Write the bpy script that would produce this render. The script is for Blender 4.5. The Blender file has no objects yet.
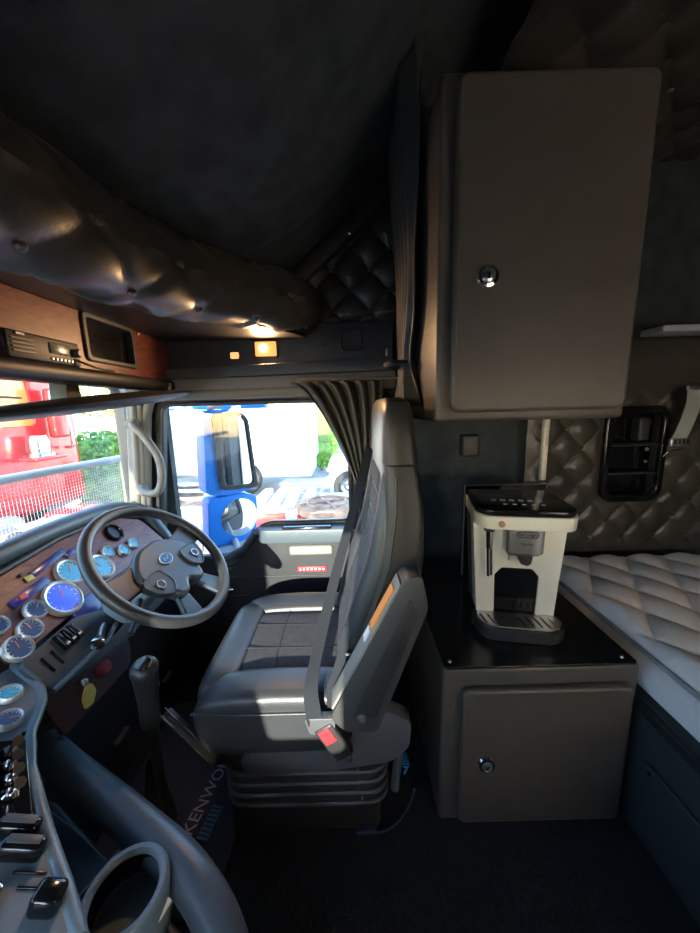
import bpy, bmesh, math, random
from mathutils import Vector, Matrix
random.seed(7)
PI = math.pi
S = bpy.context.scene
COL = S.collection

# ------------------------------------------------------------------ camera
cam_d = bpy.data.cameras.new('camera'); cam = bpy.data.objects.new('camera', cam_d); COL.objects.link(cam)
cam_d.sensor_fit = 'VERTICAL'; cam_d.sensor_height = 24; cam_d.lens = 337/933*24; cam_d.clip_start = .02; cam_d.clip_end = 400
_p, _r = math.radians(10), math.radians(1.5)
_F = Vector((0, math.cos(_p), -math.sin(_p))); _R0 = Vector((1, 0, 0)); _U0 = Vector((0, math.sin(_p), math.cos(_p)))
_R = math.cos(_r)*_R0 - math.sin(_r)*_U0; _U = math.sin(_r)*_R0 + math.cos(_r)*_U0
cam.matrix_world = Matrix(((_R.x, _U.x, -_F.x, 0), (_R.y, _U.y, -_F.y, 0), (_R.z, _U.z, -_F.z, 1.23), (0, 0, 0, 1)))
S.camera = cam

# ------------------------------------------------------------------ world, sun, exposure
W = bpy.data.worlds.new('sky'); S.world = W; W.use_nodes = True
nt = W.node_tree; nt.nodes.clear()
sky = nt.nodes.new('ShaderNodeTexSky'); sky.sky_type = 'NISHITA'; sky.sun_disc = False
sky.sun_elevation = math.radians(20); sky.sun_rotation = math.radians(187); sky.air_density = 1.0; sky.dust_density = .4; sky.ozone_density = 3.0
bg = nt.nodes.new('ShaderNodeBackground'); bg.inputs['Strength'].default_value = 0.42
ow = nt.nodes.new('ShaderNodeOutputWorld')
nt.links.new(sky.outputs[0], bg.inputs[0]); nt.links.new(bg.outputs[0], ow.inputs[0])
sd = bpy.data.lights.new('sun', 'SUN'); sd.energy = 4.8; sd.angle = math.radians(.6); sd.color = (1, .93, .80)
sun = bpy.data.objects.new('sun', sd); COL.objects.link(sun)
sun.rotation_euler = Vector((.13, 1, -.25)).to_track_quat('-Z', 'Y').to_euler()
sun.location = (-1, -6, 5)
S.view_settings.view_transform = 'Standard'; S.view_settings.look = 'None'
S.view_settings.exposure = 2.15; S.view_settings.gamma = 1; S.view_settings.use_curve_mapping = False

# ------------------------------------------------------------------ materials
def mat(name, col, rough=.5, metal=0, bump=0, bscale=200, var=0, vscale=6, col2=None, emit=None, es=0, coat=0, dist=.001):
    m = bpy.data.materials.new(name); m.use_nodes = True
    n = m.node_tree.nodes; l = m.node_tree.links; b = n['Principled BSDF']
    b.inputs['Base Color'].default_value = (*col, 1); b.inputs['Roughness'].default_value = rough
    b.inputs['Metallic'].default_value = metal
    if coat: b.inputs['Coat Weight'].default_value = coat; b.inputs['Coat Roughness'].default_value = .08
    tc = n.new('ShaderNodeTexCoord')
    if var or col2:
        t = n.new('ShaderNodeTexNoise'); t.inputs['Scale'].default_value = vscale; t.inputs['Detail'].default_value = 4
        l.new(tc.outputs['Object'], t.inputs['Vector'])
        r = n.new('ShaderNodeValToRGB')
        c2 = col2 if col2 else tuple(min(1, c*(1+var)) for c in col)
        r.color_ramp.elements[0].color = (*[c*(1-var) for c in col], 1); r.color_ramp.elements[1].color = (*c2, 1)
        r.color_ramp.elements[0].position = .35; r.color_ramp.elements[1].position = .65
        l.new(t.outputs['Fac'], r.inputs['Fac']); l.new(r.outputs['Color'], b.inputs['Base Color'])
    if bump:
        t = n.new('ShaderNodeTexNoise'); t.inputs['Scale'].default_value = bscale; t.inputs['Detail'].default_value = 3
        l.new(tc.outputs['Object'], t.inputs['Vector'])
        bp = n.new('ShaderNodeBump'); bp.inputs['Strength'].default_value = bump; bp.inputs['Distance'].default_value = dist
        l.new(t.outputs['Fac'], bp.inputs['Height']); l.new(bp.outputs['Normal'], b.inputs['Normal'])
    if emit:
        b.inputs['Emission Color'].default_value = (*emit, 1); b.inputs['Emission Strength'].default_value = es
    return m
M = {}
M['leather'] = mat('black leather', (.022, .022, .022), .42, bump=.5, bscale=260, var=.15)
M['leather_tuft'] = mat('brown black tufted vinyl', (.058, .050, .040), .34, bump=.3, bscale=220, var=.12)
M['leather_grey'] = mat('charcoal seat leather', (.030, .032, .036), .40, bump=.5, bscale=240, var=.12)
M['fabric_seat'] = mat('charcoal seat cloth', (.040, .040, .046), .85, bump=.7, bscale=500, var=.2, vscale=60)
M['liner'] = mat('black headliner felt', (.044, .051, .056), .95, bump=.6, bscale=300, var=.25, vscale=14)
M['carpet'] = mat('black carpet', (.012, .012, .013), .98, bump=1, bscale=350, var=.5, vscale=120, dist=.004)
M['mat'] = mat('black rubber mat', (.022, .022, .024), .8, bump=.6, bscale=150)
M['plastic'] = mat('black grained plastic', (.022, .022, .023), .45, bump=.4, bscale=350)
M['plastic_g'] = mat('dark grey plastic', (.042, .042, .043), .5, bump=.3, bscale=350)
M['plastic_m'] = mat('mid grey moulded plastic', (.075, .078, .085), .42, bump=.25, bscale=350)
M['plastic_l'] = mat('beige grey trim plastic', (.20, .19, .17), .55, bump=.2, bscale=300)
M['dash'] = mat('slate dash vinyl', (.062, .082, .10), .38, bump=.4, bscale=260)
M['console'] = mat('slate console plastic', (.17, .225, .26), .35, bump=.3, bscale=300)
M['gloss'] = mat('black gloss', (.008, .008, .009), .12)
M['cabinet'] = mat('taupe textured paint', (.080, .068, .055), .42, bump=.5, bscale=420, var=.06, vscale=20)
M['cab_top'] = mat('black lacquer top', (.012, .012, .012), .22, bump=.1, bscale=200)
M['chrome'] = mat('chrome', (.75, .74, .72), .12, 1)
M['ring'] = mat('satin chrome bezel', (.78, .76, .72), .35, .7)
M['steel'] = mat('brushed steel', (.55, .54, .52), .3, 1, bump=.1, bscale=150)
M['cream'] = mat('champagne plastic', (.74, .68, .56), .38, var=.03)
M['mattress'] = mat('ivory quilted cloth', (.80, .73, .69), .8, bump=.3, bscale=500, var=.04)
M['piping'] = mat('grey blue piping', (.30, .33, .36), .6)
M['webbing'] = mat('pale grey webbing', (.36, .38, .36), .7, bump=.5, bscale=600)
M['web_b'] = mat('slate seat belt webbing', (.010, .012, .017), .95, bump=.5, bscale=600)
M['curtain'] = mat('dark grey curtain vinyl', (.060, .058, .052), .5, bump=.3, bscale=120, var=.1)
M['white'] = mat('white paint', (.82, .82, .80), .45, var=.03)
M['offwhite'] = mat('cream weathered paint', (.7, .68, .62), .5, var=.12, vscale=2)
M['red'] = mat('glossy red paint', (.62, .02, .02), .25, coat=.5)
M['orange'] = mat('windscreen with painted sun reflection', (.85, .30, .06), .2, coat=.5)  # the sun's orange reflection is put into the screen colour
M['blue'] = mat('bright blue plastic', (.01, .24, .85), .45)
M['redplastic'] = mat('red plastic', (.6, .03, .04), .35)
M['orangelab'] = mat('orange label', (.85, .28, .05), .5)
M['yellow'] = mat('yellow label', (.62, .52, .12), .5)
M['bluehose'] = mat('blue hose', (.01, .16, .45), .35)
M['dial'] = mat('gauge dial with painted sky reflection', (.04, .22, .36), .2, emit=(.05, .35, .6), es=.10, var=.15, vscale=40)  # blue sky reflection put into the dial colour, plus a faint glow
M['dial_b'] = mat('violet lit gauge dial', (.03, .06, .5), .15, emit=(.05, .10, 1), es=.30)
M['dial_d'] = mat('dark gauge dial', (.02, .03, .05), .2, emit=(.1, .2, .5), es=.05)
M['display'] = mat('dark blue display strip', (.015, .02, .07), .2, emit=(.05, .05, .5), es=.04)
M['lcd'] = mat('grey green lcd', (.12, .16, .13), .2)
M['bluebadge'] = mat('blue badge', (.02, .16, .42), .25)
M['silver'] = mat('silver lettering', (.6, .6, .6), .35, .6)
M['whiteprint'] = mat('white print', (.75, .75, .75), .5)
M['greyprint'] = mat('grey print', (.38, .33, .35), .7)
M['dullred'] = mat('dull red knob', (.16, .015, .02), .5)
M['navy'] = mat('navy cable', (.008, .014, .05), .5)
M['maroon'] = mat('maroon mat patch', (.045, .022, .028), .8, bump=.5, bscale=300)
M['bluepatch'] = mat('steel blue mat patch', (.06, .12, .18), .7)
M['asphalt'] = mat('sunlit asphalt', (.36, .35, .34), .9, bump=.4, bscale=20, var=.15, vscale=1.5)
M['gravel'] = mat('brown gravel', (.22, .17, .15), .95, var=.4, vscale=6)
M['rust'] = mat('rusty steel', (.42, .24, .15), .8, var=.4, vscale=8)
M['leaf'] = mat('green leaves', (.20, .40, .05), .6, var=.4, vscale=3)
M['leaf2'] = mat('yellow green leaves', (.42, .50, .12), .6, var=.35, vscale=2)
M['bark'] = mat('bark', (.15, .10, .07), .9)
M['tyre'] = mat('tyre rubber', (.03, .03, .03), .8)
M['darkglass'] = mat('dark vehicle glass', (.10, .14, .14), .08)
M['mirrorg'] = mat('mirror glass', (.85, .88, .88), .03, 1)
M['pbl'] = mat('pale blue plastic', (.22, .50, .80), .5)
M['greymetal'] = mat('grey painted steel', (.42, .43, .45), .45)
M['button'] = mat('tuft button vinyl', (.11, .095, .075), .28)

def wood():
    m = mat('red burl wood', (.11, .035, .020), .4)
    n = m.node_tree.nodes; l = m.node_tree.links; b = n['Principled BSDF']
    tc = n.new('ShaderNodeTexCoord'); mp = n.new('ShaderNodeMapping'); mp.inputs['Scale'].default_value = (6, 3, 14)
    t = n.new('ShaderNodeTexNoise'); t.inputs['Scale'].default_value = 3; t.inputs['Detail'].default_value = 8; t.inputs['Distortion'].default_value = 2.2
    r = n.new('ShaderNodeValToRGB'); r.color_ramp.elements[0].position = .3; r.color_ramp.elements[1].position = .7
    r.color_ramp.elements[0].color = (.075, .016, .010, 1); r.color_ramp.elements[1].color = (.25, .062, .034, 1)
    l.new(tc.outputs['Object'], mp.inputs[0]); l.new(mp.outputs[0], t.inputs[0]); l.new(t.outputs['Fac'], r.inputs[0]); l.new(r.outputs[0], b.inputs['Base Color'])
    return m
M['wood'] = wood()
def glass():
    m = bpy.data.materials.new('clear window glass'); m.use_nodes = True
    n = m.node_tree.nodes; l = m.node_tree.links; n.clear()
    o = n.new('ShaderNodeOutputMaterial'); mx = n.new('ShaderNodeMixShader'); t = n.new('ShaderNodeBsdfTransparent'); g = n.new('ShaderNodeBsdfGlossy')
    t.inputs[0].default_value = (.93, .96, .95, 1); g.inputs['Roughness'].default_value = .02
    f = n.new('ShaderNodeLayerWeight'); f.inputs[0].default_value = .5
    pw = n.new('ShaderNodeMath'); pw.operation = 'POWER'; pw.inputs[1].default_value = 5
    ad = n.new('ShaderNodeMath'); ad.operation = 'MULTIPLY_ADD'; ad.inputs[1].default_value = .5; ad.inputs[2].default_value = .03
    l.new(f.outputs['Facing'], pw.inputs[0]); l.new(pw.outputs[0], ad.inputs[0]); l.new(ad.outputs[0], mx.inputs[0]); l.new(t.outputs[0], mx.inputs[1]); l.new(g.outputs[0], mx.inputs[2]); l.new(mx.outputs[0], o.inputs[0])
    return m
M['glass'] = glass()
def lampmat(name, col, s):
    m = mat(name, (.9, .7, .4), .4, emit=col, es=s); return m
M['lamp'] = lampmat('lit amber lens', (1, .30, .05), .30)
M['lamp2'] = lampmat('dim amber lens', (1, .36, .12), .35)
M['bulb'] = lampmat('lamp bulb', (1, .62, .25), 6)

# ------------------------------------------------------------------ object helpers
ORG = {}
def tag(o, label=None, cat=None, group=None, kind=None):
    if label: o['label'] = label
    if cat: o['category'] = cat
    if group: o['group'] = group
    if kind: o['kind'] = kind
    return o
def thing(name, loc, label=None, cat=None, group=None, kind=None):
    o = bpy.data.objects.new(name, None); COL.objects.link(o); o.location = loc; o.empty_display_size = .05
    ORG[o.name] = Vector(loc)
    return tag(o, label, cat, group, kind)
def link(name, me, m, parent=None, org=None):
    if org is None:
        if len(me.vertices):
            xs = [v.co for v in me.vertices]
            org = Vector([(min(c[i] for c in xs)+max(c[i] for c in xs))/2 for i in range(3)])
            if parent is None: org.z = min(c.z for c in xs)
        else: org = Vector()
    me.transform(Matrix.Translation(-org))
    o = bpy.data.objects.new(name, me); COL.objects.link(o)
    me.materials.clear(); me.materials.append(m)
    if parent: o.parent = parent; o.location = org - ORG[parent.name]
    else: o.location = org
    ORG[o.name] = org
    return o

class B:
    """collects shapes into one mesh"""
    def __init__(s, T=None): s.bm = bmesh.new(); s.T = T or Matrix.Identity(4)
    def V(s, p): return s.bm.verts.new(s.T @ Vector(p))
    def box(s, c, d, r=0, rot=None, seg=3):
        """rounded box: centre c, size d, edge radius r"""
        c = Vector(c); h = [x/2 for x in d]
        R = rot or Matrix.Identity(3)
        tmp = bmesh.new(); bmesh.ops.create_cube(tmp, size=1)
        for v in tmp.verts: v.co = Vector((v.co.x*d[0], v.co.y*d[1], v.co.z*d[2]))
        if r > 0: bmesh.ops.bevel(tmp, geom=tmp.edges[:], offset=min(r, min(h)*.98), segments=seg, profile=.5, affect='EDGES')
        s._merge(tmp, lambda p: R @ p + c); return s
    def _merge(s, tmp, f):
        mp = {}
        for v in tmp.verts: mp[v] = s.V(f(v.co))
        for fa in tmp.faces:
            try: s.bm.faces.new([mp[v] for v in fa.verts])
            except ValueError: pass
        tmp.free()
    def bar(s, a, b, w, h, r=0):
        a, b = Vector(a), Vector(b); d = b-a; q = d.to_track_quat('X', 'Z').to_matrix()
        return s.box((a+b)/2, (d.length, w, h), r, q)
    def cyl(s, a, b, r0, r1=None, n=20, cap=True):
        a, b = Vector(a), Vector(b); r1 = r0 if r1 is None else r1
        q = (b-a).to_track_quat('Z', 'Y').to_matrix()
        ra = [s.V(a+q@Vector((math.cos(2*PI*i/n)*r0, math.sin(2*PI*i/n)*r0, 0))) for i in range(n)]
        rb = [s.V(b+q@Vector((math.cos(2*PI*i/n)*r1, math.sin(2*PI*i/n)*r1, 0))) for i in range(n)]
        for i in range(n): s.bm.faces.new((ra[i], ra[(i+1) % n], rb[(i+1) % n], rb[i]))
        if cap: s.bm.faces.new(ra[::-1]); s.bm.faces.new(rb)
        return s
    def lathe(s, prof, c, axis=(0, 0, 1), n=28, close=False):
        """prof: (radius, height) along axis"""
        q = Vector(axis).to_track_quat('Z', 'Y').to_matrix(); c = Vector(c); rings = []
        for r, h in prof:
            rings.append([s.V(c+q@Vector((math.cos(2*PI*i/n)*r, math.sin(2*PI*i/n)*r, h))) for i in range(n)] if r > 1e-6 else [s.V(c+q@Vector((0, 0, h)))])
        if close: rings.append(rings[0])
        for A, C in zip(rings, rings[1:]):
            for i in range(n):
                a, b2, c2, d = A[i % len(A)], A[(i+1) % len(A)], C[(i+1) % len(C)], C[i % len(C)]
                vs = []
                for v in (a, b2, c2, d):
                    if v not in vs: vs.append(v)
                if len(vs) > 2:
                    try: s.bm.faces.new(vs)
                    except ValueError: pass
        return s
    def torus(s, c, R, r, axis=(0, 0, 1), n=40, k=10):
        return s.lathe([(R+r*math.cos(2*PI*j/k), r*math.sin(2*PI*j/k)) for j in range(k)], c, axis, n, close=True)
    def tube(s, pts, r, n=12, closed=False, flat=None):
        P = [Vector(p) for p in pts]
        rr = r if isinstance(r, (list, tuple)) else [r]*len(P)
        rings = []; up = None
        for i, p in enumerate(P):
            a = P[i-1] if i > 0 else (P[-1] if closed else p); b = P[i+1] if i < len(P)-1 else (P[0] if closed else p)
            t = (b-a).normalized()
            if up is None: up = t.orthogonal().normalized()
            up = (up - t*up.dot(t)).normalized(); sd_ = t.cross(up)
            rings.append([s.V(p+up*math.cos(2*PI*j/n)*rr[i]+sd_*math.sin(2*PI*j/n)*rr[i]) for j in range(n)])
        for A, C in list(zip(rings, rings[1:]))+([(rings[-1], rings[0])] if closed else []):
            for j in range(n): s.bm.faces.new((A[j], A[(j+1) % n], C[(j+1) % n], C[j]))
        if not closed: s.bm.faces.new(rings[0][::-1]); s.bm.faces.new(rings[-1])
        return s
    def ribbon(s, pts, w, t, wdir):
        """flat strap along pts; wdir the width direction(s)"""
        P = [Vector(p) for p in pts]; rings = []
        for i, p in enumerate(P):
            tg = (P[min(i+1, len(P)-1)]-P[max(i-1, 0)]).normalized()
            wd = Vector(wdir[i] if isinstance(wdir[0], (tuple, list, Vector)) else wdir); wd = (wd-tg*wd.dot(tg)).normalized(); nn = tg.cross(wd)
            rings.append([s.V(p+wd*a*w/2+nn*b*t/2) for a, b in ((-1, -1), (1, -1), (1, 1), (-1, 1))])
        for A, C in zip(rings, rings[1:]):
            for j in range(4): s.bm.faces.new((A[j], A[(j+1) % 4], C[(j+1) % 4], C[j]))
        s.bm.faces.new(rings[0][::-1]); s.bm.faces.new(rings[-1]); return s
    def prism(s, poly, h0, h1, ax='z', bevel=0):
        """poly in the plane normal to ax, extruded h0..h1"""
        f = {'z': lambda a, b, h: (a, b, h), 'y': lambda a, b, h: (a, h, b), 'x': lambda a, b, h: (h, a, b)}[ax]
        tmp = bmesh.new()
        A = [tmp.verts.new(f(a, b, h0)) for a, b in poly]; C = [tmp.verts.new(f(a, b, h1)) for a, b in poly]
        n = len(poly); tmp.faces.new(A[::-1]); tmp.faces.new(C)
        for i in range(n): tmp.faces.new((A[i], A[(i+1) % n], C[(i+1) % n], C[i]))
        bmesh.ops.recalc_face_normals(tmp, faces=tmp.faces[:])
        if bevel: bmesh.ops.bevel(tmp, geom=tmp.edges[:], offset=bevel, segments=3, profile=.5, affect='EDGES', clamp_overlap=True)
        s._merge(tmp, lambda p: p); return s
    def grid(s, nu, nv, f, thick=None, skip=None):
        vs = [[s.V(f(i/nu, j/nv)) for j in range(nv+1)] for i in range(nu+1)]
        for i in range(nu):
            for j in range(nv):
                if skip and skip((i+.5)/nu, (j+.5)/nv): continue
                s.bm.faces.new((vs[i][j], vs[i+1][j], vs[i+1][j+1], vs[i][j+1]))
        return s
    def loft(s, rings, n=32, e=4.0):
        """rings: (z, x0, x1, y0, y1) rounded-rectangle sections, or with shear"""
        R = []
        for z, x0, x1, y0, y1 in rings:
            cx, cy, a, b = (x0+x1)/2, (y0+y1)/2, (x1-x0)/2, (y1-y0)/2; r = []
            for i in range(n):
                t = 2*PI*i/n; c, q = math.cos(t), math.sin(t)
                r.append(s.V((cx+a*math.copysign(abs(c)**(2/e), c), cy+b*math.copysign(abs(q)**(2/e), q), z)))
            R.append(r)
        for A, C in zip(R, R[1:]):
            for j in range(n): s.bm.faces.new((A[j], A[(j+1) % n], C[(j+1) % n], C[j]))
        s.bm.faces.new(R[0][::-1]); s.bm.faces.new(R[-1]); return s
    def build(s, name, m, parent=None, smooth=True, org=None):
        bmesh.ops.recalc_face_normals(s.bm, faces=s.bm.faces[:])
        me = bpy.data.meshes.new(name); s.bm.to_mesh(me); s.bm.free()
        if smooth:
            for p in me.polygons: p.use_smooth = True
            try: me.set_sharp_from_angle(angle=math.radians(38))
            except Exception: pass
        return link(name, me, m, parent, org)

def rpoly(x0, y0, x1, y1, r, n=5):
    out = []
    for cx, cy, a0 in ((x1-r, y1-r, 0), (x0+r, y1-r, 90), (x0+r, y0+r, 180), (x1-r, y0+r, 270)):
        for i in range(n+1):
            a = math.radians(a0+90*i/n); out.append((cx+r*math.cos(a), cy+r*math.sin(a)))
    return out
def rounded(poly, r, n=5):
    """round the corners of any polygon"""
    out = []; N = len(poly)
    for i in range(N):
        p0, p, p1 = Vector(poly[i-1]), Vector(poly[i]), Vector(poly[(i+1) % N])
        a = (p0-p); b = (p1-p); k = min(r, a.length*.45, b.length*.45)
        A = p+a.normalized()*k; C = p+b.normalized()*k
        for j in range(n+1):
            t = j/n; q = (1-t)**2*A+2*t*(1-t)*p+t*t*C; out.append((q.x, q.y))
    return out
XZ = lambda y: Matrix(((1, 0, 0, 0), (0, 0, -1, y), (0, 1, 0, 0), (0, 0, 0, 1)))      # local (x, z) plane facing -Y
def frame(o, n, xh):
    n = Vector(n).normalized(); x = Vector(xh); x = (x-n*x.dot(n)).normalized(); y = n.cross(x)
    return Matrix(((x.x, y.x, n.x, o[0]), (x.y, y.y, n.y, o[1]), (x.z, y.z, n.z, o[2]), (0, 0, 0, 1)))
def plate(name, T, outer, m, parent=None, depth=.01, bevel=0, holes=(), org=None):
    """a flat plate with holes, outline in T's xy plane, thickness depth centred on it"""
    cu = bpy.data.curves.new(name, 'CURVE'); cu.dimensions = '2D'; cu.fill_mode = 'BOTH'
    for poly in [outer]+list(holes):
        sp = cu.splines.new('POLY'); sp.points.add(len(poly)-1)
        for q, (a, b) in zip(sp.points, poly): q.co = (a, b, 0, 1)
        sp.use_cyclic_u = True
    cu.extrude = max(depth/2-bevel, 0); cu.bevel_depth = bevel; cu.bevel_resolution = 2; cu.offset = -bevel
    ob = bpy.data.objects.new(name, cu); me = bpy.data.meshes.new_from_object(ob)
    bpy.data.objects.remove(ob); bpy.data.curves.remove(cu)
    me.transform(T)
    for p in me.polygons: p.use_smooth = True
    try: me.set_sharp_from_angle(angle=math.radians(38))
    except Exception: pass
    return link(name, me, m, parent, org)
def text(body, T, size, m, parent, name='lettering', depth=.0008, sx=1, spacing=1, align='CENTER'):
    cu = bpy.data.curves.new(name, 'FONT'); cu.body = body; cu.size = size; cu.extrude = depth; cu.align_x = align; cu.align_y = 'CENTER'; cu.space_character = spacing
    ob = bpy.data.objects.new(name, cu); me = bpy.data.meshes.new_from_object(ob)
    bpy.data.objects.remove(ob); bpy.data.curves.remove(cu)
    me.transform(T @ Matrix.Diagonal((sx, 1, 1, 1)))
    return link(name, me, m, parent)
def struct(o): o['kind'] = 'structure'; return o

def tuft_h(u, v, a, b, A):
    """height of diamond tufting at (u, v): cells a wide and b tall"""
    s_, t_ = u/a+v/b, u/a-v/b
    return A*(abs(math.sin(PI*s_))*abs(math.sin(PI*t_)))**.42

# ================================================================== SETTING
struct(B().box((.35, .45, -.04), (3.0, 2.3, .08)).build('floor', M['carpet'], smooth=False))
# ceiling: the raised roof skin, a profile across the cab
prof = [(-1.12, 1.60), (-.70, 1.68), (-.36, 1.73), (-.16, 1.82), (.27, 2.16), (.60, 2.32), (.95, 2.38), (1.85, 2.40)]
poly = prof+[(a, b+.06) for a, b in prof[::-1]]
ceil = B()
def croof(u, v):
    k = u*(len(prof)-1); i = min(int(k), len(prof)-2); t = k-i; t = t*t*(3-2*t)*.3+t*.7
    x = prof[i][0]*(1-t)+prof[i+1][0]*t; z = prof[i][1]*(1-t)+prof[i+1][1]*t
    return x, z
def roof(u, v):
    x, z = croof(u, v); y = -.7+v*2.32
    seam = -.014*math.exp(-((y-(.55+.35*(x+.2)))/.012)**2)-.010*math.exp(-((y-1.22)/.01)**2)-.010*math.exp(-((y+.1)/.012)**2)
    return (x, y, z+seam+.012*math.sin(PI*v*2))
ceil.grid(140, 200, roof)
ceil.grid(20, 4, lambda u, v: (croof(u, v)[0], -.7+v*2.32, croof(u, v)[1]+.08))
ceil = struct(ceil.build('ceiling', M['liner']))
for (x, y, z) in ((-.18, 1.42, 1.745), (.02, 1.43, 1.885), (.13, 1.05, 1.975), (-.36, 1.15, 1.685)):
    B().lathe([(0, -.006), (.004, -.005), (.006, 0), (0, .001)], (x, y, z), n=12).build('press_stud', M['chrome'], ceil)

# driver side wall with the door opening window
T = XZ(1.53)
struct(plate('wall_right', XZ(1.585), [(-1.12, -.05), (1.85, -.05), (1.85, 2.46), (-1.12, 2.46), (-1.12, 1.37), (-.955, 1.37), (-.985, .74), (-1.12, .74)], M['liner'], depth=.04,
             holes=[[(-.84, .50), (.0, .50), (.0, 1.28), (-.84, 1.28)]]))
wl_out = [(-1.12, -.05), (1.85, -.05), (1.85, 2.46), (-1.12, 2.46)]
struct(plate('wall_left', XZ(-.70), wl_out, M['liner'], depth=.04, holes=[rounded([(-.69, .88), (-.44, .87), (-.42, .735), (-.21, .735), (-.21, 1.25), (-.69, 1.25)], .03), rpoly(.80, .74, 1.60, 1.24, .04)]))  # front opening shaped to cast the sun patch, rear one for the fill blind
struct(B().box((1.85, .45, 1.2), (.06, 2.34, 2.5)).build('wall_rear', M['liner'], smooth=False))
wf = struct(plate('wall_front', frame((-1.12, .45, 0), (1, 0, 0), (0, 1, 0)), [(-1.17, -.05), (1.30, -.05), (1.30, 2.4), (-1.17, 2.4)], M['plastic'], depth=.05,
             holes=[rounded([(-1.02, .74), (1.22, .74), (1.22, 1.36), (-1.02, 1.36)], .06)]))

# the driver's door
wopen = rounded([(-.815, 1.262), (-.90, .545), (-.60, .545), (-.48, .60), (-.43, .69), (-.38, .71), (.0, .71), (.0, 1.262)], .045)
door = thing('door_1', (-.4, 1.52, .08), kind='structure')
plate('door_panel', XZ(1.525), rounded([(-.97, .1), (.13, .1), (.13, 1.345), (-.93, 1.345)], .05), M['plastic_g'], door, .05, .006, holes=[wopen])
# rubber seal around the window
sealp = [(a, 1.498, b) for a, b in wopen]
B().tube(sealp, .011, 8, closed=True).build('window_seal', M['plastic'], door)
# leather pad under the window
pad_out = rounded([(-.66, .18), (.10, .18), (.10, .675), (-.39, .675), (-.46, .63), (-.56, .50), (-.66, .49)], .04)
pad = plate('door_pad', XZ(1.492), pad_out, M['leather_grey'], door, .03, .010)
B().box((-.28, 1.474, .455), (.74, .006, .006), .002).build('seam', M['plastic'], pad)
B().box((-.28, 1.474, .36), (.74, .006, .005), .002).build('seam', M['plastic'], pad)
# sill ledge / arm rest with its slot
B().prism(rounded([(-.44, 1.50), (-.41, 1.42), (.08, 1.415), (.08, 1.50)], .03), .64, .70, 'z', .012).build('sill_ledge', M['dash'], door)
sl = B().box((-.20, 1.447, .703), (.22, .035, .012), .005).build('sill_slot', M['gloss'], door)
B().tube([(-.43, 1.43, .695), (-.455, 1.45, .66), (-.50, 1.47, .60), (-.60, 1.475, .545)], .016, 10).build('ledge_trim', M['dash'], door)
hp = B().box((-.19, 1.470, .585), (.20, .03, .045), .012).build('door_pull', M['plastic_l'], door)
rm = B().box((-.19, 1.470, .490), (.135, .010, .026), .004).build('marker_lamp', M['redplastic'], door)
tag(rm, 'red marker lens')
for i in range(7): B().box((-.245+i*.018, 1.4645, .490), (.009, .001, .007)).build('print_mark', M['whiteprint'], rm, smooth=False)
B().box((-.585, 1.468, .40), (.05, .02, .035), .008).build('handle_cup', M['plastic'], door)
B().cyl((-.61, 1.455, .40), (-.56, 1.455, .405), .005).build('door_handle', M['chrome'], door)
# door glass
gl = plate('window_1', XZ(1.535), rounded([(-.84, 1.275), (-.92, .53), (.02, .53), (.02, 1.275)], .03), M['glass'], None, .006); struct(gl)
gl = B().box((-1.135, .55, 1.05), (.006, 2.28, .64)).build('window_2', M['glass'], smooth=False); struct(gl)
gl = plate('window_3', XZ(-.715), [(-.88, .64), (.02, .64), (.02, 1.29), (-.88, 1.29)], M['glass'], None, .006); struct(gl)
def blind():
    m = bpy.data.materials.new('cream fill light blind'); m.use_nodes = True
    n = m.node_tree.nodes; l = m.node_tree.links; n.clear()
    o = n.new('ShaderNodeOutputMaterial'); mx = n.new('ShaderNodeMixShader'); t = n.new('ShaderNodeBsdfTranslucent'); g = n.new('ShaderNodeBsdfDiffuse')
    t.inputs[0].default_value = (.92, .84, .74, 1); g.inputs[0].default_value = (.5, .46, .40, 1); mx.inputs[0].default_value = .12
    l.new(t.outputs[0], mx.inputs[1]); l.new(g.outputs[0], mx.inputs[2]); l.new(mx.outputs[0], o.inputs[0]); return m
gl = plate('window_fill', XZ(-.715), rpoly(.78, .72, 1.62, 1.26, .04), blind(), None, .001); struct(gl)  # unseen blind, added to spread soft fill light over bunk and coffee machine
# A pillar trim, in two fluted pieces
ap = struct(plate('trim_1', XZ(1.47), rounded([(-1.00, .60), (-.93, .60), (-.86, 1.33), (-.925, 1.37)], .02), M['plastic_l'], None, .07, .012))
struct(B().tube([(-.965, 1.475, .56), (-.925, 1.47, .80), (-.872, 1.47, 1.22), (-.845, 1.47, 1.285), (-.78, 1.47, 1.30), (-.40, 1.47, 1.30), (.1, 1.47, 1.31)], .024, 12).build('trim_2', M['plastic_l']))
struct(B().prism(rounded([(-.80, 1.30), (.20, 1.305), (.20, 1.375), (-.80, 1.36)], .01), 1.455, 1.56, 'y', .008).build('trim_3', M['plastic_l']))
struct(B().tube([(-.965, 1.435, .58), (-.945, 1.435, .75), (-.92, 1.435, .98), (-.895, 1.435, 1.30)], .014, 10).build('trim_4', M['plastic_l']))
# B pillar
struct(B().box((.10, 1.50, .70), (.12, .06, 1.28), .015).build('trim_5', M['plastic']))

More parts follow.
